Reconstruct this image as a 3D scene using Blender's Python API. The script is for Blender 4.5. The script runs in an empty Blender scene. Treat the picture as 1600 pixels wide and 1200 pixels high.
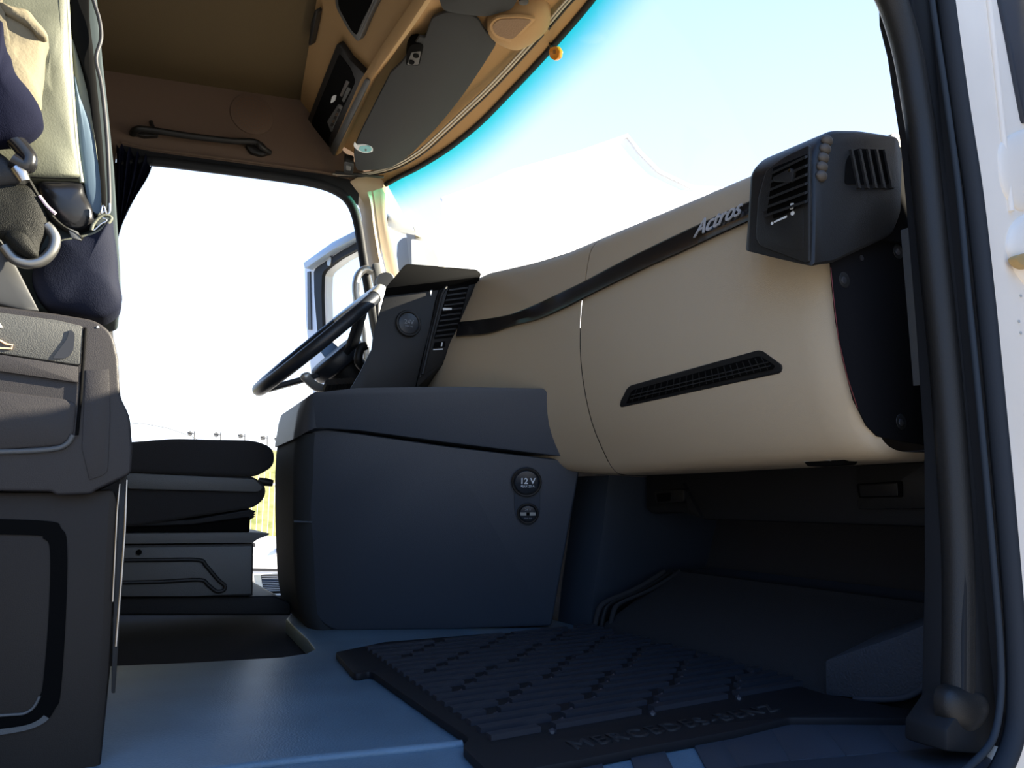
import bpy, bmesh, math, random
from mathutils import Vector, Matrix
random.seed(4)
S = bpy.context.scene
COL = S.collection
# ---------------------------------------------------------------- camera
F = 1155.0
PITCH = math.atan(175 / F)
YAW = math.radians(28.9424)
CAM = Vector((1.45, 0, .30))
_fh = Vector((-math.cos(YAW), math.sin(YAW), 0))
FW = (_fh * math.cos(PITCH) + Vector((0, 0, 1)) * math.sin(PITCH)).normalized()
RT = FW.cross(Vector((0, 0, 1))).normalized()
UP = RT.cross(FW).normalized()
cd = bpy.data.cameras.new('camera')
cd.sensor_width = 36
cd.lens = F / 1600 * 36
cd.clip_start = .02
cd.clip_end = 500
cam = bpy.data.objects.new('camera', cd)
m = Matrix((RT, UP, -FW)).transposed().to_4x4()
m.translation = CAM
cam.matrix_world = m
COL.objects.link(cam)
S.camera = cam
# ---------------------------------------------------------------- world, sun, exposure
SKY_STRENGTH = 1.0
SUN_STRENGTH = 30.0
SUN_DIR = Vector((.23, .82, .36)).normalized()       # towards the sun
S.view_settings.view_transform = 'Standard'
S.view_settings.look = 'None'
S.view_settings.exposure = 0.0
S.view_settings.gamma = 1
S.view_settings.use_curve_mapping = False
W = bpy.data.worlds.new('world')
S.world = W
W.use_nodes = True
nt = W.node_tree
nt.nodes.clear()
wo = nt.nodes.new('ShaderNodeOutputWorld')
bg = nt.nodes.new('ShaderNodeBackground')
bg.inputs[1].default_value = SKY_STRENGTH
tc = nt.nodes.new('ShaderNodeTexCoord')
sp = nt.nodes.new('ShaderNodeSeparateXYZ')


def sky_ramp(stops):
    cr = nt.nodes.new('ShaderNodeValToRGB')
    nt.links.new(sp.outputs[2], cr.inputs[0])
    els = cr.color_ramp.elements
    els[0].position, els[0].color = stops[0][0], (*stops[0][1], 1)
    els[1].position, els[1].color = stops[-1][0], (*stops[-1][1], 1)
    for p, c in stops[1:-1]:
        e = els.new(p)
        e.color = (*c, 1)
    return cr


nt.links.new(tc.outputs['Generated'], sp.inputs[0])
sunny = sky_ramp([(0, (1.7, 1.8, 1.95)), (.2, (1.3, 1.55, 1.85)), (.38, (1.0, 1.25, 1.7)), (.5, (.84, 1.14, 1.7)), (.62, (.68, 1.02, 1.65)), (1, (.2, .45, 1.2))])
away = sky_ramp([(0, (.80, .95, 1.15)), (.2, (.64, .92, 1.4)), (.5, (.48, 1.0, 2.1)), (1, (.38, .92, 2.3))])
dot = nt.nodes.new('ShaderNodeVectorMath')
dot.operation = 'DOT_PRODUCT'
dot.inputs[1].default_value = (-.15, .95, 0)          # the hazy bright half of the sky lies ahead of the truck
nt.links.new(tc.outputs['Generated'], dot.inputs[0])
mr = nt.nodes.new('ShaderNodeMapRange')
mr.inputs[1].default_value = -.35
mr.inputs[2].default_value = .15
nt.links.new(dot.outputs['Value'], mr.inputs[0])
mixs = nt.nodes.new('ShaderNodeMix')
mixs.data_type = 'RGBA'
nt.links.new(mr.outputs[0], mixs.inputs[0])
nt.links.new(away.outputs[0], mixs.inputs[6])
nt.links.new(sunny.outputs[0], mixs.inputs[7])
nt.links.new(mixs.outputs[2], bg.inputs[0])
nt.links.new(bg.outputs[0], wo.inputs[0])
sl = bpy.data.lights.new('sun', 'SUN')
sl.energy = SUN_STRENGTH
sl.angle = math.radians(.53)
sl.color = (1.0, .9, .72)
so = bpy.data.objects.new('sun', sl)
so.rotation_euler = SUN_DIR.to_track_quat('Z', 'Y').to_euler()
so.location = (6, 8, 6)
COL.objects.link(so)

# ---------------------------------------------------------------- materials
MATS = {}


def mat(name, color, rough=.5, metal=0., bump=0., bscale=400., coat=0., var=0., vscale=6., spec=.5, emit=None, alt=None, altscale=30., sheen=0.):
    if name in MATS:
        return MATS[name]
    m = bpy.data.materials.new(name)
    m.use_nodes = True
    n = m.node_tree
    b = n.nodes['Principled BSDF']
    b.inputs['Base Color'].default_value = (*color, 1)
    b.inputs['Roughness'].default_value = rough
    b.inputs['Metallic'].default_value = metal
    b.inputs['Specular IOR Level'].default_value = spec
    b.inputs['Coat Weight'].default_value = coat
    b.inputs['Sheen Weight'].default_value = sheen
    t = n.nodes.new('ShaderNodeTexCoord')
    if var > 0 or alt:
        ns = n.nodes.new('ShaderNodeTexNoise')
        ns.inputs['Scale'].default_value = vscale if not alt else altscale
        ns.inputs['Detail'].default_value = 5
        n.links.new(t.outputs['Object'], ns.inputs['Vector'])
        r = n.nodes.new('ShaderNodeValToRGB')
        r.color_ramp.elements[0].position = .35
        r.color_ramp.elements[1].position = .65
        c2 = alt if alt else tuple(min(1, c * (1 + var)) for c in color)
        c1 = color if alt else tuple(c * (1 - var) for c in color)
        r.color_ramp.elements[0].color = (*c1, 1)
        r.color_ramp.elements[1].color = (*c2, 1)
        n.links.new(ns.outputs['Fac'], r.inputs[0])
        n.links.new(r.outputs[0], b.inputs['Base Color'])
    if bump > 0:
        nb = n.nodes.new('ShaderNodeTexNoise')
        nb.inputs['Scale'].default_value = bscale
        nb.inputs['Detail'].default_value = 2
        n.links.new(t.outputs['Object'], nb.inputs['Vector'])
        bp = n.nodes.new('ShaderNodeBump')
        bp.inputs['Strength'].default_value = bump
        bp.inputs['Distance'].default_value = .002
        n.links.new(nb.outputs['Fac'], bp.inputs['Height'])
        n.links.new(bp.outputs[0], b.inputs['Normal'])
    MATS[name] = m
    return m


def hexc(h):
    v = [int(h[i:i + 2], 16) / 255 for i in (0, 2, 4)]
    return tuple(c / 12.92 if c <= .04045 else ((c + .055) / 1.055) ** 2.4 for c in v)


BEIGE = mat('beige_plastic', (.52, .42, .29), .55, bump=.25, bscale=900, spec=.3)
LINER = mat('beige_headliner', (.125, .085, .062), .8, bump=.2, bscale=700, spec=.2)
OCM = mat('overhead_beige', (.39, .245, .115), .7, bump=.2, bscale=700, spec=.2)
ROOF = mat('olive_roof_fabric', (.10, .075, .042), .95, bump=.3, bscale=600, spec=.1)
BLK = mat('black_plastic', (.013, .0125, .012), .45, bump=.25, bscale=800, spec=.38)
BLKR = mat('black_plastic_matte', (.011, .011, .012), .6, bump=.3, bscale=900, spec=.3)
GLOSS = mat('black_gloss_plastic', (.01, .01, .011), .22)
DARK = mat('deep_black', (.004, .004, .004), .8, spec=.04)
CONS = mat('dark_blue_grey_plastic', (.036, .045, .060), .45, bump=.2, bscale=900)
VINYL = mat('grey_vinyl_floor', (.115, .185, .245), .40, bump=.35, bscale=350, var=.12, vscale=9)
CARPET = mat('black_carpet', (.038, .037, .039), .95, bump=.6, bscale=500, spec=.03)
RUBBER = mat('black_rubber', (.017, .018, .022), .42, bump=.15, bscale=300)
TRIMB = mat('dark_trim_strip', (.014, .013, .013), .25, spec=.7)
FABD = mat('dark_seat_fabric', (.03, .029, .03), .9, bump=.5, bscale=900, sheen=.1, spec=.2)
VISG = mat('grey_visor_fabric', (.038, .041, .044), .8, bump=.2, bscale=900, spec=.2)
OLIVE = mat('olive_grey_vinyl', (.115, .12, .085), .6, bump=.15, bscale=500, var=.15, vscale=14)
NAVY = mat('navy_cloth', (.005, .006, .016), .85, bump=.2, bscale=700, spec=.08)
CREAM = mat('cream_cloth', (.175, .15, .10), .85, bump=.3, bscale=250, spec=.2, var=.08)
WEB = mat('black_webbing', (.009, .009, .007), .6, bump=.5, bscale=900, spec=.2)
STEEL = mat('brushed_steel', (.5, .5, .5), .3, metal=1)
SATIN = mat('satin_silver', (.55, .54, .5), .35, metal=.6)
CHROME = mat('chrome', (.75, .75, .76), .12, metal=1)
GREYP = mat('grey_plastic', (.095, .097, .095), .5, bump=.25, bscale=700)
BLUEG = mat('blue_grey_fabric', (.10, .16, .22), .7, bump=.2, bscale=600)
WHITEP = mat('white_paint', (.93, .84, .72), .6, var=.05, vscale=3, spec=.25)
WHITEC = mat('white_bodywork', (.8, .8, .8), .3, coat=.4)
PRINT = mat('white_print', (.75, .78, .8), .5)
ORPRINT = mat('orange_print', (.8, .5, .3), .5)
AMBER = mat('amber_lens', (.75, .28, .02), .25)
TEAL = mat('teal_label', (.2, .5, .55), .45)
FRAMEM = mat('door_frame_black', (.014, .015, .017), .6, spec=.2)
SEALM = mat('rubber_seal', (.03, .034, .04), .7, bump=.1, spec=.15)
SOCK = mat('socket_cap', (.02, .024, .03), .35)
WHEELM = mat('steering_leather', (.02, .024, .032), .38)
GRASS = mat('dry_grass', (.12, .14, .035), .95, alt=(.27, .23, .10), altscale=3.5, bump=.8, bscale=40)
GROUND = mat('pale_asphalt', (.25, .235, .215), .9, var=.15, vscale=1.5)
WALLW = mat('white_render', (.9, .9, .9), .8)
SCR = mat('screw_metal', (.1, .1, .11), .35, metal=.8)


def glass_mat(name, tint, tint_top=None, z0=0, z1=1):
    m = bpy.data.materials.new(name)
    m.use_nodes = True
    n = m.node_tree
    n.nodes.clear()
    o = n.nodes.new('ShaderNodeOutputMaterial')
    tr = n.nodes.new('ShaderNodeBsdfTransparent')
    tr.inputs[0].default_value = (*tint, 1)
    gl = n.nodes.new('ShaderNodeBsdfGlossy')
    gl.inputs['Roughness'].default_value = .02
    lw = n.nodes.new('ShaderNodeLayerWeight')
    lw.inputs[0].default_value = .5
    pw = n.nodes.new('ShaderNodeMath')
    pw.operation = 'POWER'
    pw.inputs[1].default_value = 5
    n.links.new(lw.outputs['Facing'], pw.inputs[0])
    fr = n.nodes.new('ShaderNodeMath')
    fr.operation = 'MULTIPLY_ADD'
    fr.inputs[1].default_value = .6
    fr.inputs[2].default_value = .015
    n.links.new(pw.outputs[0], fr.inputs[0])
    mx = n.nodes.new('ShaderNodeMixShader')
    n.links.new(fr.outputs[0], mx.inputs[0])
    n.links.new(tr.outputs[0], mx.inputs[1])
    n.links.new(gl.outputs[0], mx.inputs[2])
    n.links.new(mx.outputs[0], o.inputs[0])
    if tint_top:
        at_ = n.nodes.new('ShaderNodeAttribute')
        at_.attribute_name = 'band'
        r = n.nodes.new('ShaderNodeValToRGB')
        r.color_ramp.interpolation = 'EASE'
        r.color_ramp.elements[0].color = (*tint, 1)
        r.color_ramp.elements[1].color = (*tint_top, 1)
        n.links.new(at_.outputs['Fac'], r.inputs[0])
        n.links.new(r.outputs[0], tr.inputs[0])
    return m


GLASS = glass_mat('clear_glass', (.95, .97, .97))
WSG = glass_mat('windshield_glass', (.97, .98, .98), (.02, .62, .50))

# ---------------------------------------------------------------- geometry helpers


def X(v): return (Vector((v, 0, 0)), Vector((1, 0, 0)))
def Y(v): return (Vector((0, v, 0)), Vector((0, 1, 0)))
def Z(v): return (Vector((0, 0, v)), Vector((0, 0, 1)))


def plane3(a, b, c, off=0.):
    a, b, c = Vector(a), Vector(b), Vector(c)
    n = (b - a).cross(c - a).normalized()
    if n.dot(CAM - a) < 0:
        n = -n
    return (a + n * off, n)


def shift(pl, off):
    n = pl[1] if pl[1].dot(CAM - pl[0]) > 0 else -pl[1]
    return (pl[0] + n * off, n)


def at(px, py, pl):
    d = FW + RT * ((px - 800) / F) - UP * ((py - 600) / F)
    t = (pl[0] - CAM).dot(pl[1]) / d.dot(pl[1])
    return CAM + d * t


def tr(pl, pts):
    return [at(p[0], p[1], pl) for p in pts]


ORG = {}


def link(name, bm, mt, parent=None, smooth=35, origin=None):
    bmesh.ops.recalc_face_normals(bm, faces=bm.faces)
    me = bpy.data.meshes.new(name)
    o = bpy.data.objects.new(name, me)
    if parent is not None:
        org = ORG[parent.name]
    elif origin is not None:
        org = Vector(origin)
    else:
        xs = [v.co for v in bm.verts]
        org = Vector((sum(v.x for v in xs) / len(xs), sum(v.y for v in xs) / len(xs), min(v.z for v in xs)))
    for v in bm.verts:
        v.co -= org
    bm.to_mesh(me)
    bm.free()
    if smooth:
        me.shade_smooth()
        me.set_sharp_from_angle(angle=math.radians(smooth))
    if isinstance(mt, (list, tuple)):
        for q in mt:
            me.materials.append(q)
    else:
        me.materials.append(mt)
    COL.objects.link(o)
    ORG[o.name] = org
    if parent is not None:
        o.parent = parent
        if parent.type == 'EMPTY':
            pass
    else:
        o.location = org
    return o


def thing(name, label, cat, loc, group=None):
    o = bpy.data.objects.new(name, None)
    o.empty_display_size = .05
    o.location = loc
    COL.objects.link(o)
    ORG[o.name] = Vector(loc)
    o['label'] = label
    o['category'] = cat
    if group:
        o['group'] = group
    return o


def tag(o, label, cat, group=None):
    o['label'] = label
    o['category'] = cat
    if group:
        o['group'] = group
    return o


def struct(o, label=None, cat=None):
    o['kind'] = 'structure'
    if label:
        o['label'] = label
    if cat:
        o['category'] = cat
    return o


def rp(pts, r=None, n=5):
    """round the corners of a traced outline; a point may carry its own radius"""
    out = []
    L = len(pts)
    for i in range(L):
        p = Vector(pts[i][:2])
        rr = pts[i][2] if len(pts[i]) > 2 else (r or 0)
        a = Vector(pts[i - 1][:2]) - p
        b = Vector(pts[(i + 1) % L][:2]) - p
        if rr <= 0:
            out.append((p.x, p.y))
            continue
        d = min(rr, a.length * .48, b.length * .48)
        s, e = p + a.normalized() * d, p + b.normalized() * d
        for k in range(n + 1):
            t = k / n
            q = s * (1 - t) ** 2 + p * 2 * t * (1 - t) + e * t * t
            out.append((q.x, q.y))
    return out


def cat(pts, n=6, closed=False):
    """Catmull-Rom through 2D or 3D points"""
    P = [Vector(p) for p in pts]
    L = len(P)
    out = []
    rng = range(L) if closed else range(L - 1)
    for i in rng:
        p1, p2 = P[i], P[(i + 1) % L]
        p0 = P[i - 1] if (i > 0 or closed) else p1 * 2 - p2
        p3 = P[(i + 2) % L] if (i + 2 < L or closed) else p2 * 2 - p1
        for k in range(n):
            t = k / n
            out.append(.5 * ((2 * p1) + (p2 - p0) * t + (2 * p0 - 5 * p1 + 4 * p2 - p3) * t * t + (3 * p1 - p0 - 3 * p2 + p3) * t ** 3))
    if not closed:
        out.append(P[-1])
    return out


def add_prism(bm, pts, vec, taper=None):
    """outline pts (3D) extruded along vec"""
    vec = Vector(vec)
    a = [bm.verts.new(p) for p in pts]
    if taper:
        c = sum((Vector(p) for p in pts), Vector()) / len(pts)
        b = [bm.verts.new(c + (Vector(p) - c) * taper + vec) for p in pts]
    else:
        b = [bm.verts.new(Vector(p) + vec) for p in pts]
    n = len(a)
    fs = [bm.faces.new(a), bm.faces.new(b[::-1])]
    for i in range(n):
        fs.append(bm.faces.new((a[i], b[i], b[(i + 1) % n], a[(i + 1) % n])))
    return fs


def bev(bm, w, seg=2, ang=25):
    if w <= 0:
        return
    bm.normal_update()
    es = [e for e in bm.edges if len(e.link_faces) == 2 and e.calc_face_angle(0) > math.radians(ang)]
    bmesh.ops.bevel(bm, geom=es, offset=w, segments=seg, affect='EDGES', profile=.5, clamp_overlap=True)


def slab(name, pts, vec, mt, parent=None, b=.0, seg=2, taper=None, smooth=35):
    bm = bmesh.new()
    add_prism(bm, pts, vec, taper)
    bmesh.ops.recalc_face_normals(bm, faces=bm.faces)
    bev(bm, b, seg)
    return link(name, bm, mt, parent, smooth)


def tslab(name, pl, pix, depth, mt, parent=None, b=.0, r=None, seg=2, off=0., vec=None):
    """traced outline on a plane, thickness going away from the camera side"""
    if off:
        pl = shift(pl, off)
    n = pl[1] if pl[1].dot(CAM - pl[0]) > 0 else -pl[1]
    pts = tr(pl, rp(pix, r) if (r or any(len(p) > 2 for p in pix)) else pix)
    return slab(name, pts, Vector(vec) if vec else -n * depth, mt, parent, b, seg)


def add_box(bm, c, s, rot=None):
    r = bmesh.ops.create_cube(bm, size=1)
    for v in r['verts']:
        v.co = Vector((v.co.x * s[0], v.co.y * s[1], v.co.z * s[2]))
        if rot:
            v.co = rot @ v.co
        v.co += Vector(c)
    return r['verts']


def box(name, c, s, mt, parent=None, b=0., rot=None):
    bm = bmesh.new()
    add_box(bm, c, s, rot)
    bev(bm, b)
    return link(name, bm, mt, parent)


def add_tube(bm, pts, r, n=12, closed=False, flat=None, caps=True):
    P = [Vector(p) for p in pts]
    L = len(P)
    rings = []
    ref = None
    for i in range(L):
        if closed:
            t = (P[(i + 1) % L] - P[i - 1]).normalized()
        else:
            t = (P[min(i + 1, L - 1)] - P[max(i - 1, 0)]).normalized()
        if ref is None:
            ref = t.orthogonal().normalized() if flat is None else Vector(flat[0])
        ref = (ref - t * ref.dot(t))
        if ref.length < 1e-6:
            ref = t.orthogonal()
        ref.normalize()
        s = t.cross(ref)
        rr = r[i] if isinstance(r, (list, tuple)) else r
        ra = rr
        rb = rr if flat is None else rr * flat[1]
        rings.append([bm.verts.new(P[i] + ref * math.cos(a) * ra + s * math.sin(a) * rb) for a in [2 * math.pi * k / n for k in range(n)]])
    for i in range(L if closed else L - 1):
        A, B = rings[i], rings[(i + 1) % L]
        for k in range(n):
            bm.faces.new((A[k], A[(k + 1) % n], B[(k + 1) % n], B[k]))
    if not closed and caps:
        bm.faces.new(rings[0][::-1])
        bm.faces.new(rings[-1])


def tube(name, pts, r, mt, parent=None, n=12, closed=False, flat=None):
    bm = bmesh.new()
    add_tube(bm, pts, r, n, closed, flat)
    return link(name, bm, mt, parent, 50)


def loft(name, secs, mt, parent=None, thick=0., closed=False, smooth=50, vec=None, b=0.):
    """surface through equal-length sections; optional thickness along vec"""
    bm = bmesh.new()
    V = [[bm.verts.new(p) for p in s] for s in secs]
    n = len(secs[0])
    for i in range(len(V) - 1):
        for k in range(n if closed else n - 1):
            bm.faces.new((V[i][k], V[i][(k + 1) % n], V[i + 1][(k + 1) % n], V[i + 1][k]))
    if vec is not None:
        vec = Vector(vec)
        V2 = [[bm.verts.new(Vector(p) + vec) for p in s] for s in secs]
        for i in range(len(V) - 1):
            for k in range(n - 1):
                bm.faces.new((V2[i][k], V2[i + 1][k], V2[i + 1][k + 1], V2[i][k + 1]))
        def wall(a, b2):
            for k in range(len(a) - 1):
                bm.faces.new((a[k], a[k + 1], b2[k + 1], b2[k]))
        wall(V[0], V2[0])
        wall(V[-1], V2[-1])
        wall([v[0] for v in V], [v[0] for v in V2])
        wall([v[-1] for v in V], [v[-1] for v in V2])
    if closed:
        bm.faces.new(V[0])
        bm.faces.new(V[-1][::-1])
    return link(name, bm, mt, parent, smooth)


def puff(name, pl, pix, h, mt, parent=None, back=.01, rings=7, cpt=None, curve=.5, off=0., noise=0., n=6, smoothpath=True):
    """soft cushion-like shape with a traced outline"""
    if off:
        pl = shift(pl, off)
    nn = pl[1] if pl[1].dot(CAM - pl[0]) > 0 else -pl[1]
    q = cat([p[:2] for p in pix], 4, True) if smoothpath else pix
    P = [at(p[0], p[1], pl) for p in q]
    c = sum(P, Vector()) / len(P) if cpt is None else at(cpt[0], cpt[1], pl)
    bm = bmesh.new()
    bk = [bm.verts.new(p - nn * back) for p in P]
    prev = [bm.verts.new(p) for p in P]
    L = len(P)
    bm.faces.new(bk[::-1])
    for k in range(L):
        bm.faces.new((bk[k], bk[(k + 1) % L], prev[(k + 1) % L], prev[k]))
    for r in range(1, rings):
        t = (r / rings) ** 1.6
        hh = h * (1 - (1 - t) ** 2) ** curve
        cur = []
        for k in range(L):
            p = P[k].lerp(c, t) + nn * hh
            if noise:
                p += nn * noise * (math.sin(p.y * 60 + p.z * 37) + math.sin(p.z * 71 - p.y * 23)) * min(1, t * 3)
            cur.append(bm.verts.new(p))
        for k in range(L):
            bm.faces.new((prev[k], prev[(k + 1) % L], cur[(k + 1) % L], cur[k]))
        prev = cur
    cv = bm.verts.new(c + nn * h)
    for k in range(L):
        bm.faces.new((prev[k], prev[(k + 1) % L], cv))
    return link(name, bm, mt, parent, 60)


def add_disc(bm, c, n, r, depth, seg=24, ref=None, ry=None):
    n = Vector(n).normalized()
    a = (Vector(ref) - n * Vector(ref).dot(n)).normalized() if ref else n.orthogonal().normalized()
    b = n.cross(a)
    ry = ry or r
    pts = [Vector(c) + a * r * math.cos(2 * math.pi * k / seg) + b * ry * math.sin(2 * math.pi * k / seg) for k in range(seg)]
    add_prism(bm, pts, -n * depth)


def disc(name, c, n, r, depth, mt, parent=None, b=0., ref=None, ry=None, seg=24):
    bm = bmesh.new()
    add_disc(bm, c, n, r, depth, seg, ref, ry)
    bmesh.ops.recalc_face_normals(bm, faces=bm.faces)
    bev(bm, b)
    return link(name, bm, mt, parent)


def text(name, s, org, xd, yd, size, mt, parent, ext=.0004, shear=0., align='CENTER', space=1., bold=0.):
    cu = bpy.data.curves.new(name, 'FONT')
    cu.body = s
    cu.size = size
    cu.extrude = ext
    cu.shear = shear
    cu.offset = bold
    cu.space_character = space
    cu.align_x = align
    cu.align_y = 'CENTER'
    to = bpy.data.objects.new('tmp', cu)
    COL.objects.link(to)
    dg = bpy.context.evaluated_depsgraph_get()
    me = bpy.data.meshes.new_from_object(to.evaluated_get(dg))
    bpy.data.objects.remove(to)
    xd = Vector(xd).normalized()
    yd = Vector(yd)
    yd = (yd - xd * yd.dot(xd)).normalized()
    zd = xd.cross(yd)
    M = Matrix((xd, yd, zd)).transposed().to_4x4()
    M.translation = Vector(org)
    me.transform(M)
    bm = bmesh.new()
    bm.from_mesh(me)
    bpy.data.meshes.remove(me)
    return link(name, bm, mt, parent, 0)


# ================================================================ SETTING
XL, XR = -1.10, .95
# floor: black carpeted base, with the raised grey vinyl plate on it
bm = bmesh.new()
add_prism(bm, [(XL - .02, -1.25, -.035), (XR, -1.25, -.035), (XR, 1.42, -.035), (XL - .02, 1.42, -.035)], (0, 0, -.05))
struct(link('floor', bm, CARPET))
pix = [(180, 1040), (300, 1035), (440, 1027), (478, 1021), (492, 1014), (480, 998), (447, 967), (452, 962), (475, 954)]
edge = tr(Z(0), pix)
out = [Vector((edge[0].x, -1.2, 0))] + edge + [Vector((-.55, .52, 0)), Vector((-.55, 1.0, 0)), Vector((.93, 1.0, 0)), Vector((.93, -1.2, 0))]
o = slab('vinyl_floor_plate', out, (0, 0, -.034), VINYL, b=.003)
tag(o, 'blue-grey vinyl floor covering running from the centre box to the door sill', 'floor covering')
fp = o
# ceiling
cz = lambda y: 1.65 + .11 * (y + .07)
bm = bmesh.new()
add_prism(bm, [(XL, -1.25, cz(-1.25)), (XR + .1, -1.25, cz(-1.25)), (XR + .1, .9, cz(.9)), (XL, .9, cz(.9))], (0, 0, .05))
struct(link('ceiling', bm, ROOF))
# back wall
box('wall_back', (-.07, -1.27, .82), (2.2, .04, 1.72), ROOF)
struct(bpy.data.objects['wall_back'])
# left wall: header above the driver's door opening + part behind the opening
bm = bmesh.new()
top = [(XL, -1.25, cz(-1.25)), (XL, .95, cz(.95) + .03)]
pixh = [(600, 285), (560, 283), (545, 283), (500, 272), (400, 259), (300, 247), (240, 239), (200, 232)]
bot = tr(X(XL), pixh)
add_prism(bm, [Vector(top[0]), Vector(top[1])] + bot + [Vector((XL, -.03, 1.38)), Vector((XL, -.03, -.03)), Vector((XL, -1.25, -.03))], (-.05, 0, 0))
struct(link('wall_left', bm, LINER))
# right wall: header above the passenger door and part behind the opening
bm = bmesh.new()
add_prism(bm, [(XR, -1.25, -.03), (XR, -.62, -.03), (XR, -.62, 1.45), (XR, .62, 1.45), (XR, .98, 1.2), (XR, 1.0, 1.74), (XR, -1.25, 1.52)], (.06, 0, 0))
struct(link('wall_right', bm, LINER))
# lower front wall (firewall)
bm = bmesh.new()
add_prism(bm, [(XL, 1.38, -.03), (XR, 1.38, -.03), (XR, 1.38, .86), (XL, 1.38, .86)], (0, .04, 0))
struct(link('wall_front', bm, CARPET))
# driver's door opening frame (black rubber edge)
fr = cat([(186, 250), (240, 252), (300, 259), (400, 272), (480, 284), (521, 296), (545, 314), (558, 345), (567, 400), (577, 460), (592, 540), (612, 600), (630, 700)], 5)
fr = tr(X(XL + .012), fr)
fr = [Vector((XL + .012, -.03, -.02))] + [Vector((XL + .012, -.03, 1.33))] + fr[4:] + [Vector((XL + .012, .9, .3)), Vector((XL + .012, .85, -.02))]
o = tube('trim_1', fr, .017, FRAMEM, n=10)
struct(o)
o = tslab('trim_8', X(XL + .002), [(190, 226, 4), (240, 237), (300, 245), (400, 258), (500, 271), (545, 280), (562, 292), (560, 320), (545, 306), (500, 292), (400, 276), (190, 250)], .01, FRAMEM, b=.002)
struct(o)
# sill under driver's door
box('trim_2', (XL, .4, -.025), (.06, 1.0, .03), FRAMEM, b=.006)
struct(bpy.data.objects['trim_2'])

# underside plane of the overhead area
UPL = plane3((-.1, .5, 1.514), (-1.1, .5, 1.454), (-.1, 1.0, 1.514))
ws_top_px = [(925, 0), (870, 65), (835, 104), (800, 141), (750, 192), (700, 232), (655, 260), (625, 275), (604, 287)]
ws_top = tr(UPL, ws_top_px)
right_side = [Vector((.3, .955, 1.525)), Vector((.55, .93, 1.525)), Vector((.78, .88, 1.52)), Vector((.93, .80, 1.5))]
ws_top = right_side[::-1] + ws_top
# left A-pillar (trim_3)
secs = []
for L_, M_, R_, z in (((545, 285), (575, 270), (612, 262), 0), ((568, 318), (584, 306), (603, 300), 0), ((574, 360), (590, 350), (604, 342), 0), ((583, 410), (598, 402), (617, 398), 0), ((592, 450), (606, 445), (627, 440), 0), ((606, 520), (622, 515), (645, 510), 0), ((630, 640), (650, 630), (672, 620), 0)):
    a = at(*L_, X(-1.10))
    c = at(*R_, X(-1.08))
    b_ = at(*M_, X(-1.088))
    secs.append([a + Vector((-.05, 0, 0)), a, a.lerp(b_, .5) + Vector((.012, 0, 0)), b_, b_.lerp(c, .5) + Vector((.006, 0, 0)), c, c + Vector((-.05, .02, 0))])
rows = list(zip(*secs))
rows = [cat(r, 4) for r in rows]
secs = list(zip(*rows))
struct(loft('trim_3', secs, BEIGE, closed=True))
# lower black cover and round speaker cap on the pillar
o = tslab('pillar_cover', X(-1.035), [(583, 410, 4), (594, 411, 3), (600, 448, 3), (592, 452, 4)], .02, GREYP, b=.002)
tag(o, 'small dark grey cover at the foot of the pale windshield pillar', 'pillar cover')
c = at(601, 439, X(-1.0))
o = disc('tweeter', c, (1, -.75, .1), .036, .035, SATIN, b=.006)
tag(o, 'small round silver speaker cap at the foot of the pale pillar', 'speaker')

# windshield glass
def ws_bottom(p):
    return Vector((p.x * 1.02, p.y + .30 + .05 * (1 - (p.x / 1.1) ** 2), .80))
bm = bmesh.new()
lay = bm.verts.layers.float.new('band')
topc = cat(ws_top, 4)
NV = 24
G = []
for p in topc:
    b_ = ws_bottom(p)
    row = []
    for k in range(NV + 1):
        t = k / NV
        v = bm.verts.new(p.lerp(b_, t) + Vector((0, .05, 0)) * math.sin(t * math.pi))
        v[lay] = max(0., 1 - t * (p - b_).length / .13)
        row.append(v)
    G.append(row)
for i in range(len(G) - 1):
    for k in range(NV):
        bm.faces.new((G[i][k], G[i + 1][k], G[i + 1][k + 1], G[i][k + 1]))
wl = link('window_1', bm, WSG, smooth=60)
struct(wl)
# black gasket on the top edge of the windshield
o = tube('window_gasket', [p + Vector((0, -.003, -.004)) for p in topc], .009, FRAMEM, wl, n=8)

# ================================================================ OVERHEAD
# beige underside between storage console and windshield
E1px = [(690, -60), (655, 0), (615, 65), (578, 125), (545, 195), (512, 268)]
WPL = plane3((-.5, .43, 1.72), (-1.1, .53, 1.72), (-.5, .635, 1.50))
E1 = cat([Vector((.95, .60, 1.53)), Vector((.5, .62, 1.53))] + tr(WPL, E1px), 6)
oc = thing('overhead_console', 'beige overhead storage console above the windshield with dark radio recess', 'overhead console', (-.2, .6, 1.5))
nseg = 30
def resample(P, n, x0=None, x1=None):
    xs = sorted(P, key=lambda v: v.x)
    outp = []
    for k in range(n):
        x = x0 + (x1 - x0) * k / (n - 1)
        for i in range(len(xs) - 1):
            if xs[i].x <= x <= xs[i + 1].x or (i == len(xs) - 2) or (i == 0 and x < xs[0].x):
                f = (x - xs[i].x) / max(1e-6, xs[i + 1].x - xs[i].x)
                outp.append(xs[i].lerp(xs[i + 1], f))
                break
    return outp
e1 = resample(E1, nseg, -1.09, .93)
e2 = resample(topc, nseg, -1.09, .93)
loft('underside', [[a + Vector((0, 0, .0)), a.lerp(b_, .12) + Vector((0, 0, .022)), a.lerp(b_, .3) + Vector((0, 0, .03)), a.lerp(b_, .7) + Vector((0, 0, .018)), b_] for a, b_ in zip(e1, e2)], OCM, oc, vec=(0, 0, .02))
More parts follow.
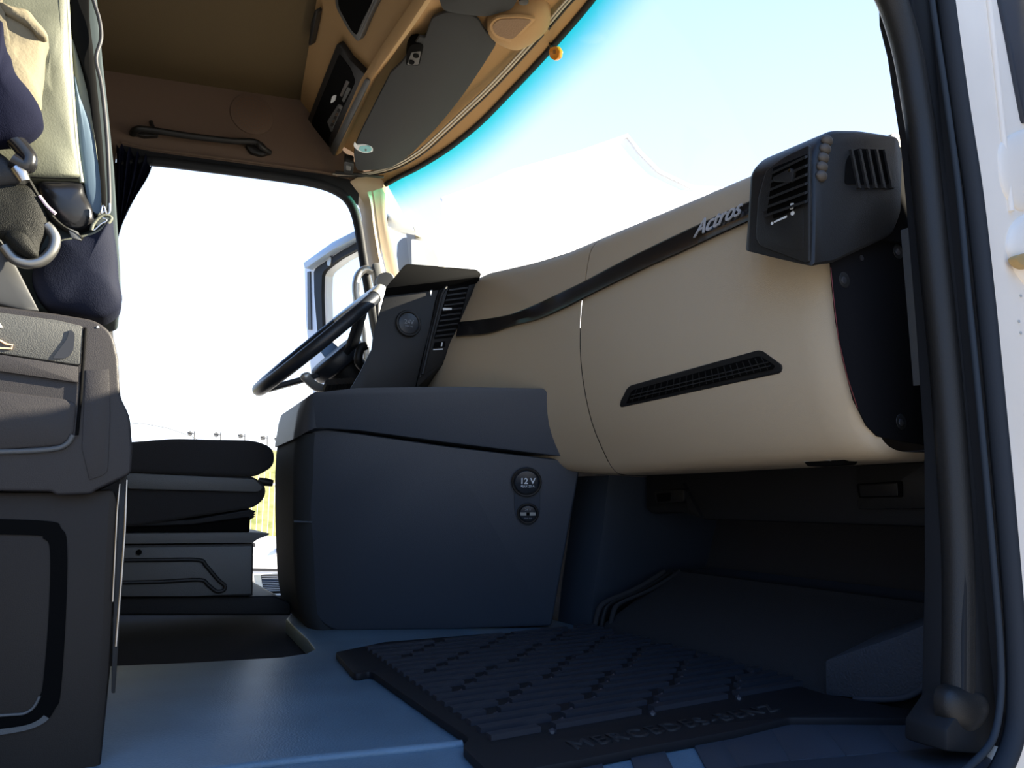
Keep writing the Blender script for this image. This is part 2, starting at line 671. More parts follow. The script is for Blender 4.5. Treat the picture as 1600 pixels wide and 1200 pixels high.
# rear face, sloping out and up
Ft = cat([Vector((.95, .28, 1.70)), Vector((.3, .36, 1.71))] + [at(*p, WPL) for p in ((505, -90), (496, -45), (490, 0), (482, 75), (470, 155), (478, 200), (499, 268))], 6)
Fb = cat([Vector((.95, .60, 1.53)), Vector((.5, .62, 1.53))] + [at(*p, WPL) for p in ((700, -75), (672, -30), (655, 0), (615, 65), (578, 125), (552, 180), (512, 268))], 6)
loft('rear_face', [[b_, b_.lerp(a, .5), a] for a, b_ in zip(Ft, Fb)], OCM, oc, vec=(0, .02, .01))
P1 = shift(WPL, .012)
# lower beam (pale raised lip) along the console
tslab('lower_beam', P1, [(664, -30), (604, 58), (562, 126), (503, 262), (513, 269), (578, 128), (640, 40), (705, -60)], .03, OCM, oc, b=.004, off=.012)
# radio recess
tslab('radio_panel', P1, [(527, 66, 6), (545, 92, 4), (578, 124, 8), (566, 150), (508, 266, 6), (499, 262, 4), (478, 193, 8)], .02, BLK, oc, b=.003, off=.010)
tslab('radio_bezel', P1, [(571, 122, 5), (578, 127, 5), (510, 267, 4), (500, 262, 4)], .006, GREYP, oc, b=.001, off=.017)
tslab('recess', P1, [(530, 84, 4), (548, 108, 4), (555, 128, 4), (514, 215, 5), (512, 240, 5), (500, 235), (486, 192, 6)], .004, DARK, oc, off=.0115)
tslab('card_slot', P1, [(541, 125), (546, 128), (534, 152), (531, 149)], .003, STEEL, oc, off=.014)
tslab('card_slot', P1, [(543, 136), (548, 139), (537, 160), (534, 157)], .003, GREYP, oc, off=.014)
tslab('display', P1, [(519, 150, 3), (525, 148, 3), (523, 158, 3), (516, 162, 3)], .004, PRINT, oc, off=.014)
tslab('radio_unit', P1, [(529, 162, 2), (535, 167, 2), (517, 207, 2), (511, 190, 2)], .006, GREYP, oc, b=.001, off=.015)
for k in range(5):
    f = k / 5
    x0, y0 = 531 - 13 * f, 170 + 28 * f
    tslab('radio_button', P1, [(x0 - 3, y0), (x0 + 1, y0 + 2), (x0 - 1, y0 + 6), (x0 - 5, y0 + 4)], .002, CHROME if k % 2 else BLK, oc, off=.0165)
# open storage bin above
tslab('storage_bin', P1, [(521, -30), (524, 12, 8), (545, 50, 10), (559, 66, 4), (563, 60, 4), (575, 30), (610, -40)], .02, GREYP, oc, b=.003, off=.008)
tslab('bin_opening', P1, [(526, -25), (529, 12, 8), (549, 48, 8), (557, 55, 3), (565, 35), (598, -30)], .004, DARK, oc, off=.0095)
tube('bin_edge', tr(shift(P1, .014), [(600, -40), (575, 20), (561, 52)]), .0015, GREYP, oc)
tslab('coat_hook', P1, [(492, 15, 2), (495, 20, 2), (485, 72, 3), (482, 70, 2), (486, 35)], .02, BLK, oc, b=.002, off=.014)
# sun visor
VP = shift(UPL, .02)
sv = thing('sun_visor', 'grey fabric sun visor hanging folded below the overhead console', 'sun visor', at(650, 150, VP))
vis = [(628, 98, 5), (655, 58, 2), (664, 60, 3), (675, 28, 8), (700, 18, 12), (745, 26, 12), (757, 48, 8), (777, 68, 8), (752, 108, 20), (722, 152, 30), (685, 198, 30), (642, 242, 10), (610, 264, 12), (556, 268, 10), (552, 235, 12), (562, 210, 10), (610, 115)]
tslab('visor_panel', VP, vis, .010, VISG, sv, b=.006)
bpy.data.objects
cl = tslab('mounting_bracket', shift(VP, .004), [(641, 70, 6), (655, 68, 6), (662, 72, 4), (655, 103, 4), (634, 102, 4), (636, 82, 4)], .03, DARK, sv, b=.003)
tslab('bracket_face', shift(VP, .0046), [(643, 82, 2), (658, 80, 2), (654, 101, 2), (636, 101, 2)], .003, mat('bracket_face_grey', (.05, .05, .052), .5), sv)
for p in ((650, 87), (643, 97)):
    disc('bracket_screw', at(*p, shift(VP, .0055)), UPL[1] * -1, .008, .002, DARK, cl)
tslab('pivot_clip', shift(VP, .004), [(538, 252, 3), (553, 256, 3), (552, 272, 3), (537, 270, 3)], .03, BLK, sv, b=.003)
tslab('clip_button', shift(VP, .0055), [(541, 258, 2), (549, 260, 2), (548, 267, 2), (541, 266, 2)], .004, GREYP, sv)
o = tslab('cover_strip', shift(VP, -.003), [(524, 268), (600, 276), (600, 279), (524, 272)], .004, BLK, sv)
# round ticket clip on the visor
tk = thing('ticket_clip', 'small round pale teal ticket clip on the grey sun visor', 'clip', at(570, 230, shift(VP, .02)))
tslab('clip_frame', VP, [(554, 222, 2), (557, 227, 4), (570, 226, 8), (582, 231, 6), (583, 237, 6), (570, 240, 8), (558, 235, 6), (552, 228, 3)], .004, PRINT, tk, b=.0008, off=.004)
tslab('clip_label', VP, [(563, 228, 6), (576, 228, 6), (582, 233, 5), (578, 238, 6), (568, 238, 6), (560, 234, 5)], .003, TEAL, tk, off=.0052)
tslab('clip_mark', VP, [(570, 233, 1), (573, 233, 1), (573, 236, 1), (570, 236, 1)], .002, GREYP, tk, off=.006)
# second visor/grey panel at the very top and the reading lamp housing
sv2 = thing('centre_sun_visor', 'grey sun visor cut off by the top edge of the picture', 'sun visor', at(750, -20, VP))
tslab('visor_panel', VP, [(676, -40, 8), (692, 8, 8), (720, 14, 10), (760, 18, 10), (800, 6, 8), (830, -50, 8)], -.016, VISG, sv2, b=.005)
sh = thing('speaker_housing', 'beige rounded overhead housing with oval perforated grille beside the grey visor', 'speaker', at(810, 40, VP))
puff('housing', UPL, [(760, 38), (768, 22), (800, 8), (850, 2), (862, 25), (850, 48), (815, 70), (790, 68), (766, 54)], .045, OCM, sh, curve=.5, off=.004)
tslab('grille_ring', shift(UPL, .048), [(763, 40, 8), (775, 28, 10), (812, 26, 10), (838, 30, 4), (800, 68, 8), (772, 58, 10)], .008, OCM, sh, b=.002)
tslab('grille', shift(UPL, .050), [(768, 42, 8), (778, 31, 10), (812, 29, 10), (831, 32, 4), (800, 63, 8), (775, 55, 8)], .006, mat('grille_mesh', hexc('7a624a'), .8, bump=.8, bscale=250), sh)
disc('sensor_knob', at(818, 4, shift(UPL, .05)), (0, 0, -1), .012, .02, BLK, sh, b=.002)
# roller blind rail
rail = thing('blind_rail', 'double metal roller blind rail running along the top of the windshield', 'blind rail', at(780, 130, UPL))
rpx = [(905, -40), (893, -20), (873, 0), (853, 45), (830, 68), (800, 102), (760, 145), (720, 183), (690, 208), (660, 232), (635, 250), (600, 264), (560, 271), (520, 271)]
rpx = [(960, -90), (905, -22), (880, 5), (850, 40), (800, 96), (760, 138), (720, 176), (690, 204), (660, 231), (635, 248), (605, 262), (565, 271), (520, 272)]
RP = shift(UPL, .012)
for dx, nm in ((0, 'rail_track'), (4.5, 'rail_track')):
    pts = cat([at(x + dx, y + dx * .35, RP) for x, y in rpx], 5)
    tube(nm, pts, .0035, mat('rail_metal', (.42, .38, .31), .35, metal=.5), rail, n=8)
pts = cat([at(x + 8, y + 4, RP) for x, y in rpx], 5)
tube('rail_lip', pts, .003, BLK, rail, n=6)
tslab('rail_stop', shift(RP, .004), [(849, 43, 2), (855, 38, 2), (860, 45, 2), (852, 55, 2), (846, 52, 2)], .01, OCM, rail, b=.001)
tslab('rail_bracket', shift(RP, .006), [(855, 38), (861, 44), (858, 48), (852, 42)], .01, BLK, rail)
# amber marker at the top edge of the glass
AY = .955
am = thing('amber_marker', 'small amber marker hanging at the top edge of the windshield', 'marker', at(866, 83, Y(AY)))
tslab('lens', Y(AY), [(860, 74, 1), (869, 72, 2), (874, 80, 2), (872, 90, 2), (866, 95, 2), (859, 90, 2), (857, 80, 2)], .012, AMBER, am, b=.0015, vec=(0, .012, .003))
tslab('socket', Y(AY - .001), [(864, 78, 1), (868, 77, 1), (868, 84, 1), (864, 84, 1)], .002, mat('amber_dark', (.3, .12, .02), .4), am)
tube('clip', [at(863, 77, Y(AY + .008)), at(860, 72, Y(AY + .02)), at(858, 66, Y(AY + .03))], .003, BLK, am, n=8)
# driver's side panel: grab handle and speaker grille
PX = X(XL)
gh = thing('grab_rail', 'black grab handle screwed over the driver door opening', 'grab handle', at(310, 215, X(XL + .03)))
hp = [(208, 209), (214, 202), (235, 203), (300, 213), (360, 220), (398, 222), (408, 230), (420, 238)]
hp3 = [at(x, y, X(XL + (.012 if i in (0, 7) else .045))) for i, (x, y) in enumerate(hp)]
tube('grip', cat(hp3, 5), .013, BLK, gh, n=10, flat=((1, 0, 0), .8))
tslab('end_mount', X(XL + .02), [(206, 207, 3), (212, 199, 3), (246, 203, 3), (248, 212, 3), (225, 213, 3)], .02, BLK, gh, b=.003)
tslab('end_mount', X(XL + .02), [(384, 226, 3), (396, 218, 3), (410, 222, 3), (424, 238, 3), (410, 243, 3), (392, 238, 3)], .02, BLK, gh, b=.003)
tube('fixing_clip', [at(236, 190, X(XL + .008)), at(240, 203, X(XL + .02))], .006, BLK, gh)
sg = thing('speaker_grille', 'faint round speaker grille in the brown panel over the driver door', 'speaker grille', at(394, 180, X(XL)))
c = at(394, 178, X(XL + .004))
disc('grille_disc', c, (1, 0, 0), .074, .008, LINER, sg, b=.003)
bm = bmesh.new()
for rr in range(1, 6):
    for k in range(rr * 7):
        a = 2 * math.pi * k / (rr * 7)
        add_disc(bm, c + Vector((.0008, math.cos(a) * rr * .0115, math.sin(a) * rr * .0115)), (1, 0, 0), .0022, .001, 6)
link('perforation', bm, mat('grille_hole', hexc('6a4f3a'), .9), sg, 0)
# trim line between header panel and opening
struct(tube('trim_4', cat(tr(X(XL + .004), [(190, 222), (240, 233), (300, 241), (400, 254), (500, 268), (545, 277)]), 4), .005, LINER, n=6))

# curtain bunched at the rear edge of the driver's door opening
cu = []
for i in range(15):
    t = i / 14
    wob = .012 * math.sin(i * 1.9)
    top_p = at(182 + 58 * t, 225 + 30 * t + 8 * math.sin(i * 2.1), X(XL + .03))
    mid_p = at(182 + 50 * t, 270 + 6 * math.sin(i), X(XL + .04))
    low_p = at(182 + 25 * t, 345 - 28 * t, X(XL + .03))
    bot_p = at(178 + 4 * t, 420 - 60 * t, X(XL + .03))
    cu.append([p + Vector((wob * s_, 0, 0)) for p, s_ in zip((top_p, mid_p, low_p, bot_p), (1, 1.4, 1.2, .6))])
rows = [cat(r, 3) for r in zip(*cu)]
cu = [cat(c_, 4) for c_ in zip(*rows)]
o = loft('curtain', cu, NAVY, vec=(-.006, 0, 0))
tag(o, 'dark navy curtain bunched up beside the driver door opening', 'curtain')

# ================================================================ DASHBOARD
db = thing('dashboard', 'beige dashboard with black trim strip, long air grille and corner vent pod', 'dashboard', (.3, 1.1, .35))
def interp(prof_a, prof_b, t):
    return [Vector(a).lerp(Vector(b_), t) for a, b_ in zip(prof_a, prof_b)]
# profiles (y, z) from the underside at the back, round the lip, up the face and over the top
p_seam = [(1.30, .355), (1.05, .345), (.945, .343), (.915, .352), (.893, .383), (.862, .447), (.843, .524), (.836, .60), (.841, .684), (.850, .735), (.858, .78), (.870, .815), (.895, .838), (.95, .85), (1.30, .86)]
p_right = [(1.30, .360), (1.10, .352), (.985, .350), (.925, .352), (.893, .372), (.866, .426), (.850, .48), (.842, .55), (.845, .64), (.850, .71), (.855, .75), (.862, .782), (.885, .805), (.95, .815), (1.30, .83)]
p_left = [(1.30, .40), (1.05, .39), (.90, .40), (.83, .42), (.80, .45), (.77, .50), (.757, .56), (.757, .62), (.775, .69), (.796, .735), (.82, .79), (.84, .835), (.862, .882), (.92, .90), (1.25, .90)]
p_farl = [(a, b_) for a, b_ in p_left]
stations = [(-1.06, [(a + .1, b_) for a, b_ in p_left]), (-.6, p_left), (-.28, p_left), (-.05, interp(p_left, p_seam, .62)), (.10, interp(p_left, p_seam, .9)), (.225, p_seam), (.45, interp(p_seam, p_right, .45)), (.76, p_right), (.802, p_right)]
def sec_at(x):
    for i in range(len(stations) - 1):
        x0, a = stations[i]
        x1, b_ = stations[i + 1]
        if x0 <= x <= x1:
            t = (x - x0) / (x1 - x0)
            t = t * t * (3 - 2 * t) if i in (2, 3) and False else t
            return interp(a, b_, t)
def dash_secs(x0, x1, n):
    secs = []
    for k in range(n):
        x = x0 + (x1 - x0) * k / (n - 1)
        s_ = cat([(x, p[0], p[1]) for p in sec_at(x)], 3)
        secs.append(s_)
    return secs
loft('centre_section', dash_secs(-1.05, .2235, 22), BEIGE, db, vec=None)
loft('glovebox_section', dash_secs(.2265, .802, 14) + [[(.815, p[1] + .006 + 0, p[2] + (.004 if p[2] < .6 else -.004)) for p in dash_secs(.80, .802, 2)[1]], [(.821, p[1] + .018, p[2] + (.010 if p[2] < .6 else -.010)) for p in dash_secs(.80, .802, 2)[1]]], BEIGE, db)
loft('seam_strip', [[(x, p[1] + .003, p[2]) for p in dash_secs(.22, .225, 2)[1]] for x in (.2225, .2275)], DARK, db)
tube('seam', [(.225, p[1] + .0015, p[2]) for p in dash_secs(.22, .225, 2)[1]], .0012, DARK, db, n=6)

def dface(px, py, off=0.):
    """point of the dash face seen at a pixel: march along the ray to the lofted face"""
    d = (FW + RT * ((px - 800) / F) - UP * ((py - 600) / F)).normalized()
    lo = .4
    t = lo
    prev = None
    while t < 2.6:
        p = CAM + d * t
        if -1.05 <= p.x <= .80 and .342 < p.z < .93:
            s_ = sec_at(p.x)
            yy = None
            for i in range(3, len(s_) - 2):
                z0, z1 = s_[i][1], s_[i + 1][1]
                if z0 <= p.z <= z1:
                    yy = s_[i][0] + (s_[i + 1][0] - s_[i][0]) * (p.z - z0) / (z1 - z0)
            if yy is not None and p.y >= yy - off:
                return p
        t += .0015
    return CAM + d * 1.5

# black trim strip: upper and lower edges traced
up_px = [(716, 503), (760, 498), (800, 490), (840, 474), (880, 455), (915, 438), (960, 414), (1010, 389), (1060, 365), (1120, 337), (1178, 311)]
lo_px = [(712, 527), (760, 523), (800, 510), (840, 500), (880, 483), (915, 465), (960, 443), (1010, 419), (1060, 397), (1120, 369), (1178, 343)]
up_px = cat(up_px, 4)
lo_px = cat(lo_px, 4)
secs = []
for a, b_ in zip(up_px, lo_px):
    row = []
    for k in range(5):
        t = (0, .05, .62, .92, 1)[k]
        q = a.lerp(b_, t)
        row.append(dface(q.x, q.y, (.001, .003, .003, .011, .001)[k]))
    secs.append(row)
strip = loft('trim_strip', secs, TRIMB, db, vec=(0, .004, 0), smooth=25)
strip['label'] = 'black trim strip with silver script lettering'
a, b_ = dface(1084, 364, .007), dface(1162, 324, .007)
c_ = dface(1124, 331, .007)
text('lettering', 'Actros', (a + b_) / 2 + Vector((0, -.004, 0)), b_ - a, c_ - (a + b_) / 2, .037, mat('bright_silver', (.85, .86, .88), .3, metal=.5), strip, ext=.0012, shear=.55, space=1.0, bold=.0002)
# long air grille low on the face
gpx = [(968, 637, 5), (970, 625, 3), (982, 603, 6), (1188, 546, 8), (1222, 571, 8), (1219, 583, 5)]
g3 = [dface(x, y, .003) for x, y in rp(gpx)]
def shrink(P, s_, push):
    c = sum(P, Vector()) / len(P)
    return [c + (p - c) * s_ + Vector((0, push, 0)) for p in P]
gr = slab('air_grille', g3, (0, .006, 0), BLK, db, b=.0012)
ig = [(978, 631, 3), (987, 610, 5), (1187, 556, 6), (1210, 571, 5), (1208, 576, 4)]
g4 = [dface(x, y, .0045) for x, y in rp(ig)]
slab('grille_cavity', g4, (0, .002, 0), DARK, gr)
bm = bmesh.new()
for k in range(21):
    t = (k + .5) / 21
    xb, yb = 982 + (1205 - 982) * t, 629 + (576 - 629) * t
    xt = 990 + (1194 - 990) * t
    yt = 610 + (556 - 610) * t
    add_tube(bm, [dface(xb, yb, .0055), dface(xt, yt, .0055)], .0009, 4)
for f in (.33, .66):
    add_tube(bm, [dface(983 + f * 5, 629 - f * 17, .006), dface(1208 - f * 12, 577 - f * 17, .006)], .0012, 4)
link('grille_louvre', bm, BLK, gr, 0)
# dark end panel of the dash facing the door
EP = X(.8225)
epx = [(1298, 405), (1301, 440), (1307, 500), (1318, 560), (1335, 625), (1355, 665), (1372, 682), (1410, 690), (1475, 700), (1475, 200), (1405, 212), (1330, 300)]
ep = tslab('end_panel', EP, epx, .003, mat('end_panel_black', (.008, .008, .009), .85, spec=.03), db, b=.001)
ep['label'] = 'black end panel with recessed screws'
for p, r in (((1320, 437), .011), ((1404, 393), .011), ((1409, 659), .011), ((1347, 403), .004)):
    c = at(*p, shift(EP, .001))
    if r > .005:
        s_ = disc('screw_recess', c, (1, 0, 0), r, .003, BLK, db, b=.001)
        disc('screw', c + Vector((.001, -.002, -.001)), (1, 0, 0), r * .45, .003, SCR, s_, b=.0008)
    else:
        disc('clip', c, (1, 0, 0), r, .002, SCR, db)
tube('red_edge', tr(shift(EP, .0005), [(1298, 418), (1303, 470), (1310, 530), (1324, 590), (1340, 638)]), .0006, mat('red_edge', (.12, .01, .01), .5), db, n=6)
tslab('door_side_strip', X(.86), [(1428, 352, 3), (1434, 352, 3), (1455, 600), (1449, 600)], .02, GREYP, db, b=.001)
# corner vent pod
PS = X(.838)
pod_px = [(1270, 416, 2), (1271, 300), (1272, 240, 14), (1283, 216, 16), (1300, 201, 16), (1345, 202, 10), (1405, 212, 6), (1412, 240), (1411, 330, 10), (1398, 366, 14), (1375, 378, 20), (1300, 412, 6), (1285, 413, 3)]
PO = tr(PS, rp(pod_px))
zt, zb = max(p.z for p in PO), min(p.z for p in PO)
def pod_sec(dx, k, inset=0.):
    c = sum(PO, Vector()) / len(PO)
    return [Vector((p.x + dx, p.y, p.z + k * (zt - p.z) / (zt - zb))) + ((c - p).normalized() * inset if inset else Vector()) for p in PO]
pod = loft('vent_pod', [pod_sec(.0, 0, .006), pod_sec(-.003, 0, .0015), pod_sec(-.008, .003), pod_sec(-.06, .028), pod_sec(-.104, .050), pod_sec(-.110, .052, .002), pod_sec(-.113, .053, .006)], BLK, db, closed=True, smooth=40)
YF = min(p.y for p in PO) + .0005
tslab('pod_front_frame', Y(YF - .003), [(1196, 266, 8), (1226, 244, 10), (1264, 226, 4), (1264, 408, 3), (1258, 411, 2), (1186, 384, 10), (1180, 370, 8), (1184, 310)], .006, BLK, pod, b=.002)
cav = tslab('vent_cavity', Y(YF - .0035), [(1208, 262, 3), (1262, 240, 3), (1260, 317, 3), (1198, 336, 3)], .002, DARK, pod)
for k in range(6):
    y0 = 268 + 13.2 * k
    x0 = 1208 - 2 * k
    pts = tr(Y(YF - .005), [(x0, y0), (1262, y0 - 26 + .7 * k)])
    bm = bmesh.new()
    add_prism(bm, [pts[0], pts[1], pts[1] + Vector((0, -.006, -.003)), pts[0] + Vector((0, -.006, -.003))], (0, 0, -.0035))
    link('vent_slat', bm, BLK, pod)
tslab('vent_tab', Y(YF - .012), [(1207, 277, 2), (1236, 262, 3), (1240, 266, 3), (1236, 285, 3), (1209, 284, 3)], .006, BLK, pod, b=.002)
disc('tab_stud', at(1233, 266, Y(YF - .013)), (0, -1, 0), .0022, .002, CHROME, pod)
tslab('control_panel', Y(YF - .0034), [(1192, 330, 3), (1255, 322, 4), (1255, 390, 6), (1240, 392, 6), (1196, 374, 8)], .002, BLK, pod, b=.0008)
tslab('slider_slot', Y(YF - .0042), [(1208, 330, 2), (1243, 316, 2), (1243, 326, 2), (1224, 336, 4), (1208, 342, 2)], .002, DARK, pod)
tslab('slider', Y(YF - .006), [(1235, 318), (1239, 317), (1238, 326), (1234, 327)], .003, PRINT, pod)
tslab('scale_mark', Y(YF - .0042), [(1209, 346), (1229, 336.5), (1228.5, 340), (1209.5, 348)], .001, PRINT, pod)
disc('scale_symbol', at(1238, 333, Y(YF - .0045)), (0, -1, 0), .0028, .001, PRINT, pod)
disc('scale_symbol', at(1206, 349, Y(YF - .0045)), (0, -1, 0), .0020, .001, PRINT, pod)
# side vent
tslab('side_vent', PS, [(1322, 250, 10), (1335, 232, 10), (1386, 234, 6), (1389, 288, 3), (1320, 288, 6)], .003, DARK, pod, off=.001)
for k in range(5):
    x0 = 1333 + 13 * k
    pts = tr(shift(PS, .004), [(x0 - 3, 233), (x0, 233), (x0 + 13, 294), (x0 + 9, 293)])
    slab('side_slat', pts, (-.004, 0, 0), BLK, pod)
# thumbwheel ribs at the front corner
for k, (x, y) in enumerate(((1292, 220), (1289, 233), (1286, 247), (1284, 261), (1283, 275))):
    c = at(x, y, X(.839))
    bm = bmesh.new()
    bmesh.ops.create_uvsphere(bm, u_segments=14, v_segments=8, radius=.0095)
    for v in bm.verts:
        v.co = Vector((v.co.x * .7, v.co.y * 1.0, v.co.z * .8)) + c
    link('thumbwheel_rib', bm, mat('brown_rib', hexc('4a433b'), .6), pod)
# pale cap to the right of the pod
tslab('pod_cap', X(.83), [(1393, 208, 3), (1440, 216), (1440, 234), (1393, 228, 3)], .05, BEIGE, db, b=.003)
tslab('side_box', X(.829), [(1398, 232, 3), (1470, 238), (1470, 385), (1384, 376, 4)], .012, MATS['end_panel_black'], db, b=.002)
# glovebox release under the lip
gl = tslab('release_latch', Y(.93), [(1253, 717, 2), (1302, 713, 2), (1320, 717, 3), (1316, 726, 3), (1262, 729, 4)], .03, DARK, db, b=.001)
tslab('latch_catch', Y(.925), [(1252, 716), (1262, 714), (1266, 720), (1255, 722)], .004, SATIN, gl)
tslab('latch_catch', Y(.925), [(1286, 714), (1300, 713), (1296, 720), (1289, 719)], .004, SATIN, gl)

# ---------------- cockpit panel facing the passenger
cp = thing('instrument_panel', 'black side of the instrument panel with a socket cap and upright air vent', 'instrument panel', (-.4, .7, .55))
CP = X(-.30)
body = [(603, 449), (592, 490), (583, 520), (580, 545), (560, 585), (545, 610), (560, 640), (650, 640), (655, 603), (700, 562), (712, 545), (748, 432)]
tslab('side_face', CP, body, .35, BLK, cp, b=.004, vec=(-.35, .12, -.06))
tslab('hood', X(-.27), [(602, 450, 2), (634, 412, 6), (745, 421, 5), (753, 429, 4), (745, 433, 2), (690, 440)], .12, mat('hood_black', (.006, .006, .006), .8, spec=.05), cp, b=.003, vec=(-.13, .03, -.06))
tube('panel_joint', tr(X(-.298), [(690, 441), (681, 470), (672, 515), (660, 560), (650, 604)]), .0012, DARK, cp, n=6)
vf = tslab('vent_frame', X(-.296), [(695, 437, 3), (747, 432, 3), (712, 545, 4), (690, 566, 4), (655, 592, 4), (668, 530), (684, 470)], .01, BLK, cp, b=.004)
tslab('vent_cavity', X(-.2945), [(702, 446, 3), (735, 437, 3), (712, 526, 3), (678, 530, 3)], .002, DARK, vf)
tube('frame_ridge', tr(X(-.293), [(700, 442), (690, 460), (675, 520), (660, 585)]), .005, BLK, vf, n=8)
for k in range(10):
    t = k / 9.5
    xa, ya = 701 - 22 * t, 452 + 76 * t
    xb, yb = 731 - 21 * t, 448 + 76 * t
    pts = tr(X(-.292), [(xa, ya), (xb, yb), (xb, yb + 2.5), (xa, ya + 2.5)])
    slab('vent_slat', pts, (-.004, 0, -.002), BLK, vf)
tslab('vent_tab', X(-.288), [(692, 481, 1), (706, 481, 1), (706, 484, 1), (692, 485, 1)], .004, STEEL, vf)
tslab('slider_slot', X(-.2945), [(679, 535, 1), (696, 533, 1), (695, 542, 1), (677, 544, 1)], .002, DARK, vf)
tslab('slider', X(-.293), [(690, 535), (692, 535), (691, 541), (689, 541)], .002, PRINT, vf)
tslab('scale_mark', X(-.294), [(677, 545.5), (692, 544.5), (692, 546.5), (677, 547)], .001, PRINT, vf)
c = at(639, 505, X(-.292))
sc = disc('socket_cap', c, (1, 0, 0), .028, .012, SOCK, cp, b=.004)
rimb = bmesh.new()
add_tube(rimb, [c + Vector((-.003, .031 * math.cos(a), .031 * math.sin(a))) for a in [2 * math.pi * k / 24 for k in range(24)]], .004, 8, True)
link('socket_ring', rimb, BLK, cp)
text('voltage_mark', '24V', c + Vector((.0006, 0, .003)), (0, 1, 0), (0, 0, 1), .016, mat('dim_print', (.25, .27, .3), .6), sc)
text('rating_mark', 'MAX 10A', c + Vector((.0006, 0, -.008)), (0, 1, 0), (0, 0, 1), .005, MATS['dim_print'], sc)
tslab('corner_mark', X(-.297), [(672, 445), (676, 444), (674, 462), (672.5, 462)], .001, PRINT, cp)
for p in ((652, 447), (660, 446)):
    tslab('corner_dot', X(-.297), [p, (p[0] + 2, p[1]), (p[0] + 2, p[1] + 1.5), (p[0], p[1] + 1.5)], .001, PRINT, cp)
# control stalks and switch block next to the wheel
bm = bmesh.new()
for k in range(7):
    c = at(514 + 6 * k, 597 - .4 * k, X(-.42))
    add_disc(bm, c, (1, 0, .6), .010, .03, 10)
link('switch_row', bm, BLK, cp)

# ---------------- steering wheel
swc = (at(402, 612, X(-.6)) + at(590, 456, X(-.6))) / 2
swd = (at(590, 456, X(-.6)) - at(402, 612, X(-.6)))
R = swd.length / 2 - .012
u = swd.normalized()
vx = Vector((1, 0, 0))
vx = (CAM - swc).normalized()
nrm = u.cross(vx).normalized()
vx = nrm.cross(u).normalized()
if nrm.z < 0:
    nrm = -nrm
vx = (Matrix.Rotation(math.radians(2.0), 3, u) @ vx)
nrm = (u.cross(vx) if u.cross(vx).z > 0 else vx.cross(u)).normalized()
sw = thing('steering_wheel', 'dark blue-black steering wheel with silver insert on the upper rim', 'steering wheel', swc)
def rim_arc(a0, a1, n, rad=R):
    return [swc + u * rad * math.cos(a) + vx * rad * math.sin(a) for a in [math.radians(a0 + (a1 - a0) * k / n) for k in range(n + 1)]]
bm = bmesh.new()
add_tube(bm, rim_arc(0, 360, 64)[:-1], .0178, 14, True)
link('rim', bm, WHEELM, sw, 60)
bm = bmesh.new()
add_tube(bm, rim_arc(-52, 52, 24), .0195, 16)
ins = link('silver_insert', bm, SATIN, sw, 60)
ins['label'] = 'silver insert on the upper rim'
hubc = swc - nrm * .07
bm = bmesh.new()
add_disc(bm, hubc + nrm * .02, nrm, .085, .05, 28, ref=u)
bmesh.ops.recalc_face_normals(bm, faces=bm.faces)
bev(bm, .015, 3)
link('hub', bm, WHEELM, sw)
for a in (-72, 72, 180):
    aa = math.radians(a)
    d = u * math.cos(aa) + vx * math.sin(aa)
    w_ = nrm.cross(d).normalized() * .02
    A, B = hubc + d * .06, swc + d * (R - .005)
    bm = bmesh.new()
    add_prism(bm, [A - w_ * 1.4, A + w_ * 1.4, B + w_, B - w_], nrm * -.018)
    bmesh.ops.recalc_face_normals(bm, faces=bm.faces)
    bev(bm, .004)
    link('spoke', bm, WHEELM, sw)
tube('column', [hubc, hubc - nrm * .10, hubc - nrm * .30 + Vector((0, .06, -.02))], [.06, .055, .05], BLK, sw, n=18)
st = tube('control_stalk', cat([at(505, 608, X(-.5)), at(492, 603, X(-.48)), at(480, 592, X(-.46)), at(476, 583, X(-.46))], 4), [.012] * 6 + [.012, .012, .012, .014, .015, .013, .009], SATIN, sw)
st['label'] = 'pale grey control stalk below the wheel'
tube('parking_stalk', cat([at(572, 580, X(-.5)), at(560, 565, X(-.47)), at(563, 545, X(-.47)), at(572, 540, X(-.47))], 4), .012, BLK, sw)

# chrome grab rail by the driver's pillar
o = tube('pillar_grab_rail', cat([at(x, y, X(-1.06)) for x, y in ((582, 424), (570, 421), (560, 430), (556, 446), (558, 470), (564, 495), (570, 520), (572, 560), (575, 600))], 5), .014, SATIN, n=12)
tag(o, 'curved silver grab rail beside the driver pillar', 'grab rail')

# ================================================================ CENTRE STORAGE BOX
FP = plane3((-.29, .43, 0), (-.05, .93, 0), (.08, .93, .385))
cb = thing('centre_storage_box', 'dark blue-grey storage box with two socket caps standing in the middle of the cab', 'storage box', (-.35, .75, 0))
back = Vector((-.42, .16, 0))
lower = [(488, 668), (560, 677), (700, 697), (908, 722), (862, 978, 4), (700, 984), (520, 986, 18), (492, 965, 18), (483, 800)]
tslab('box_body', FP, lower, .4, CONS, cb, b=.012, seg=3, vec=back * .98)
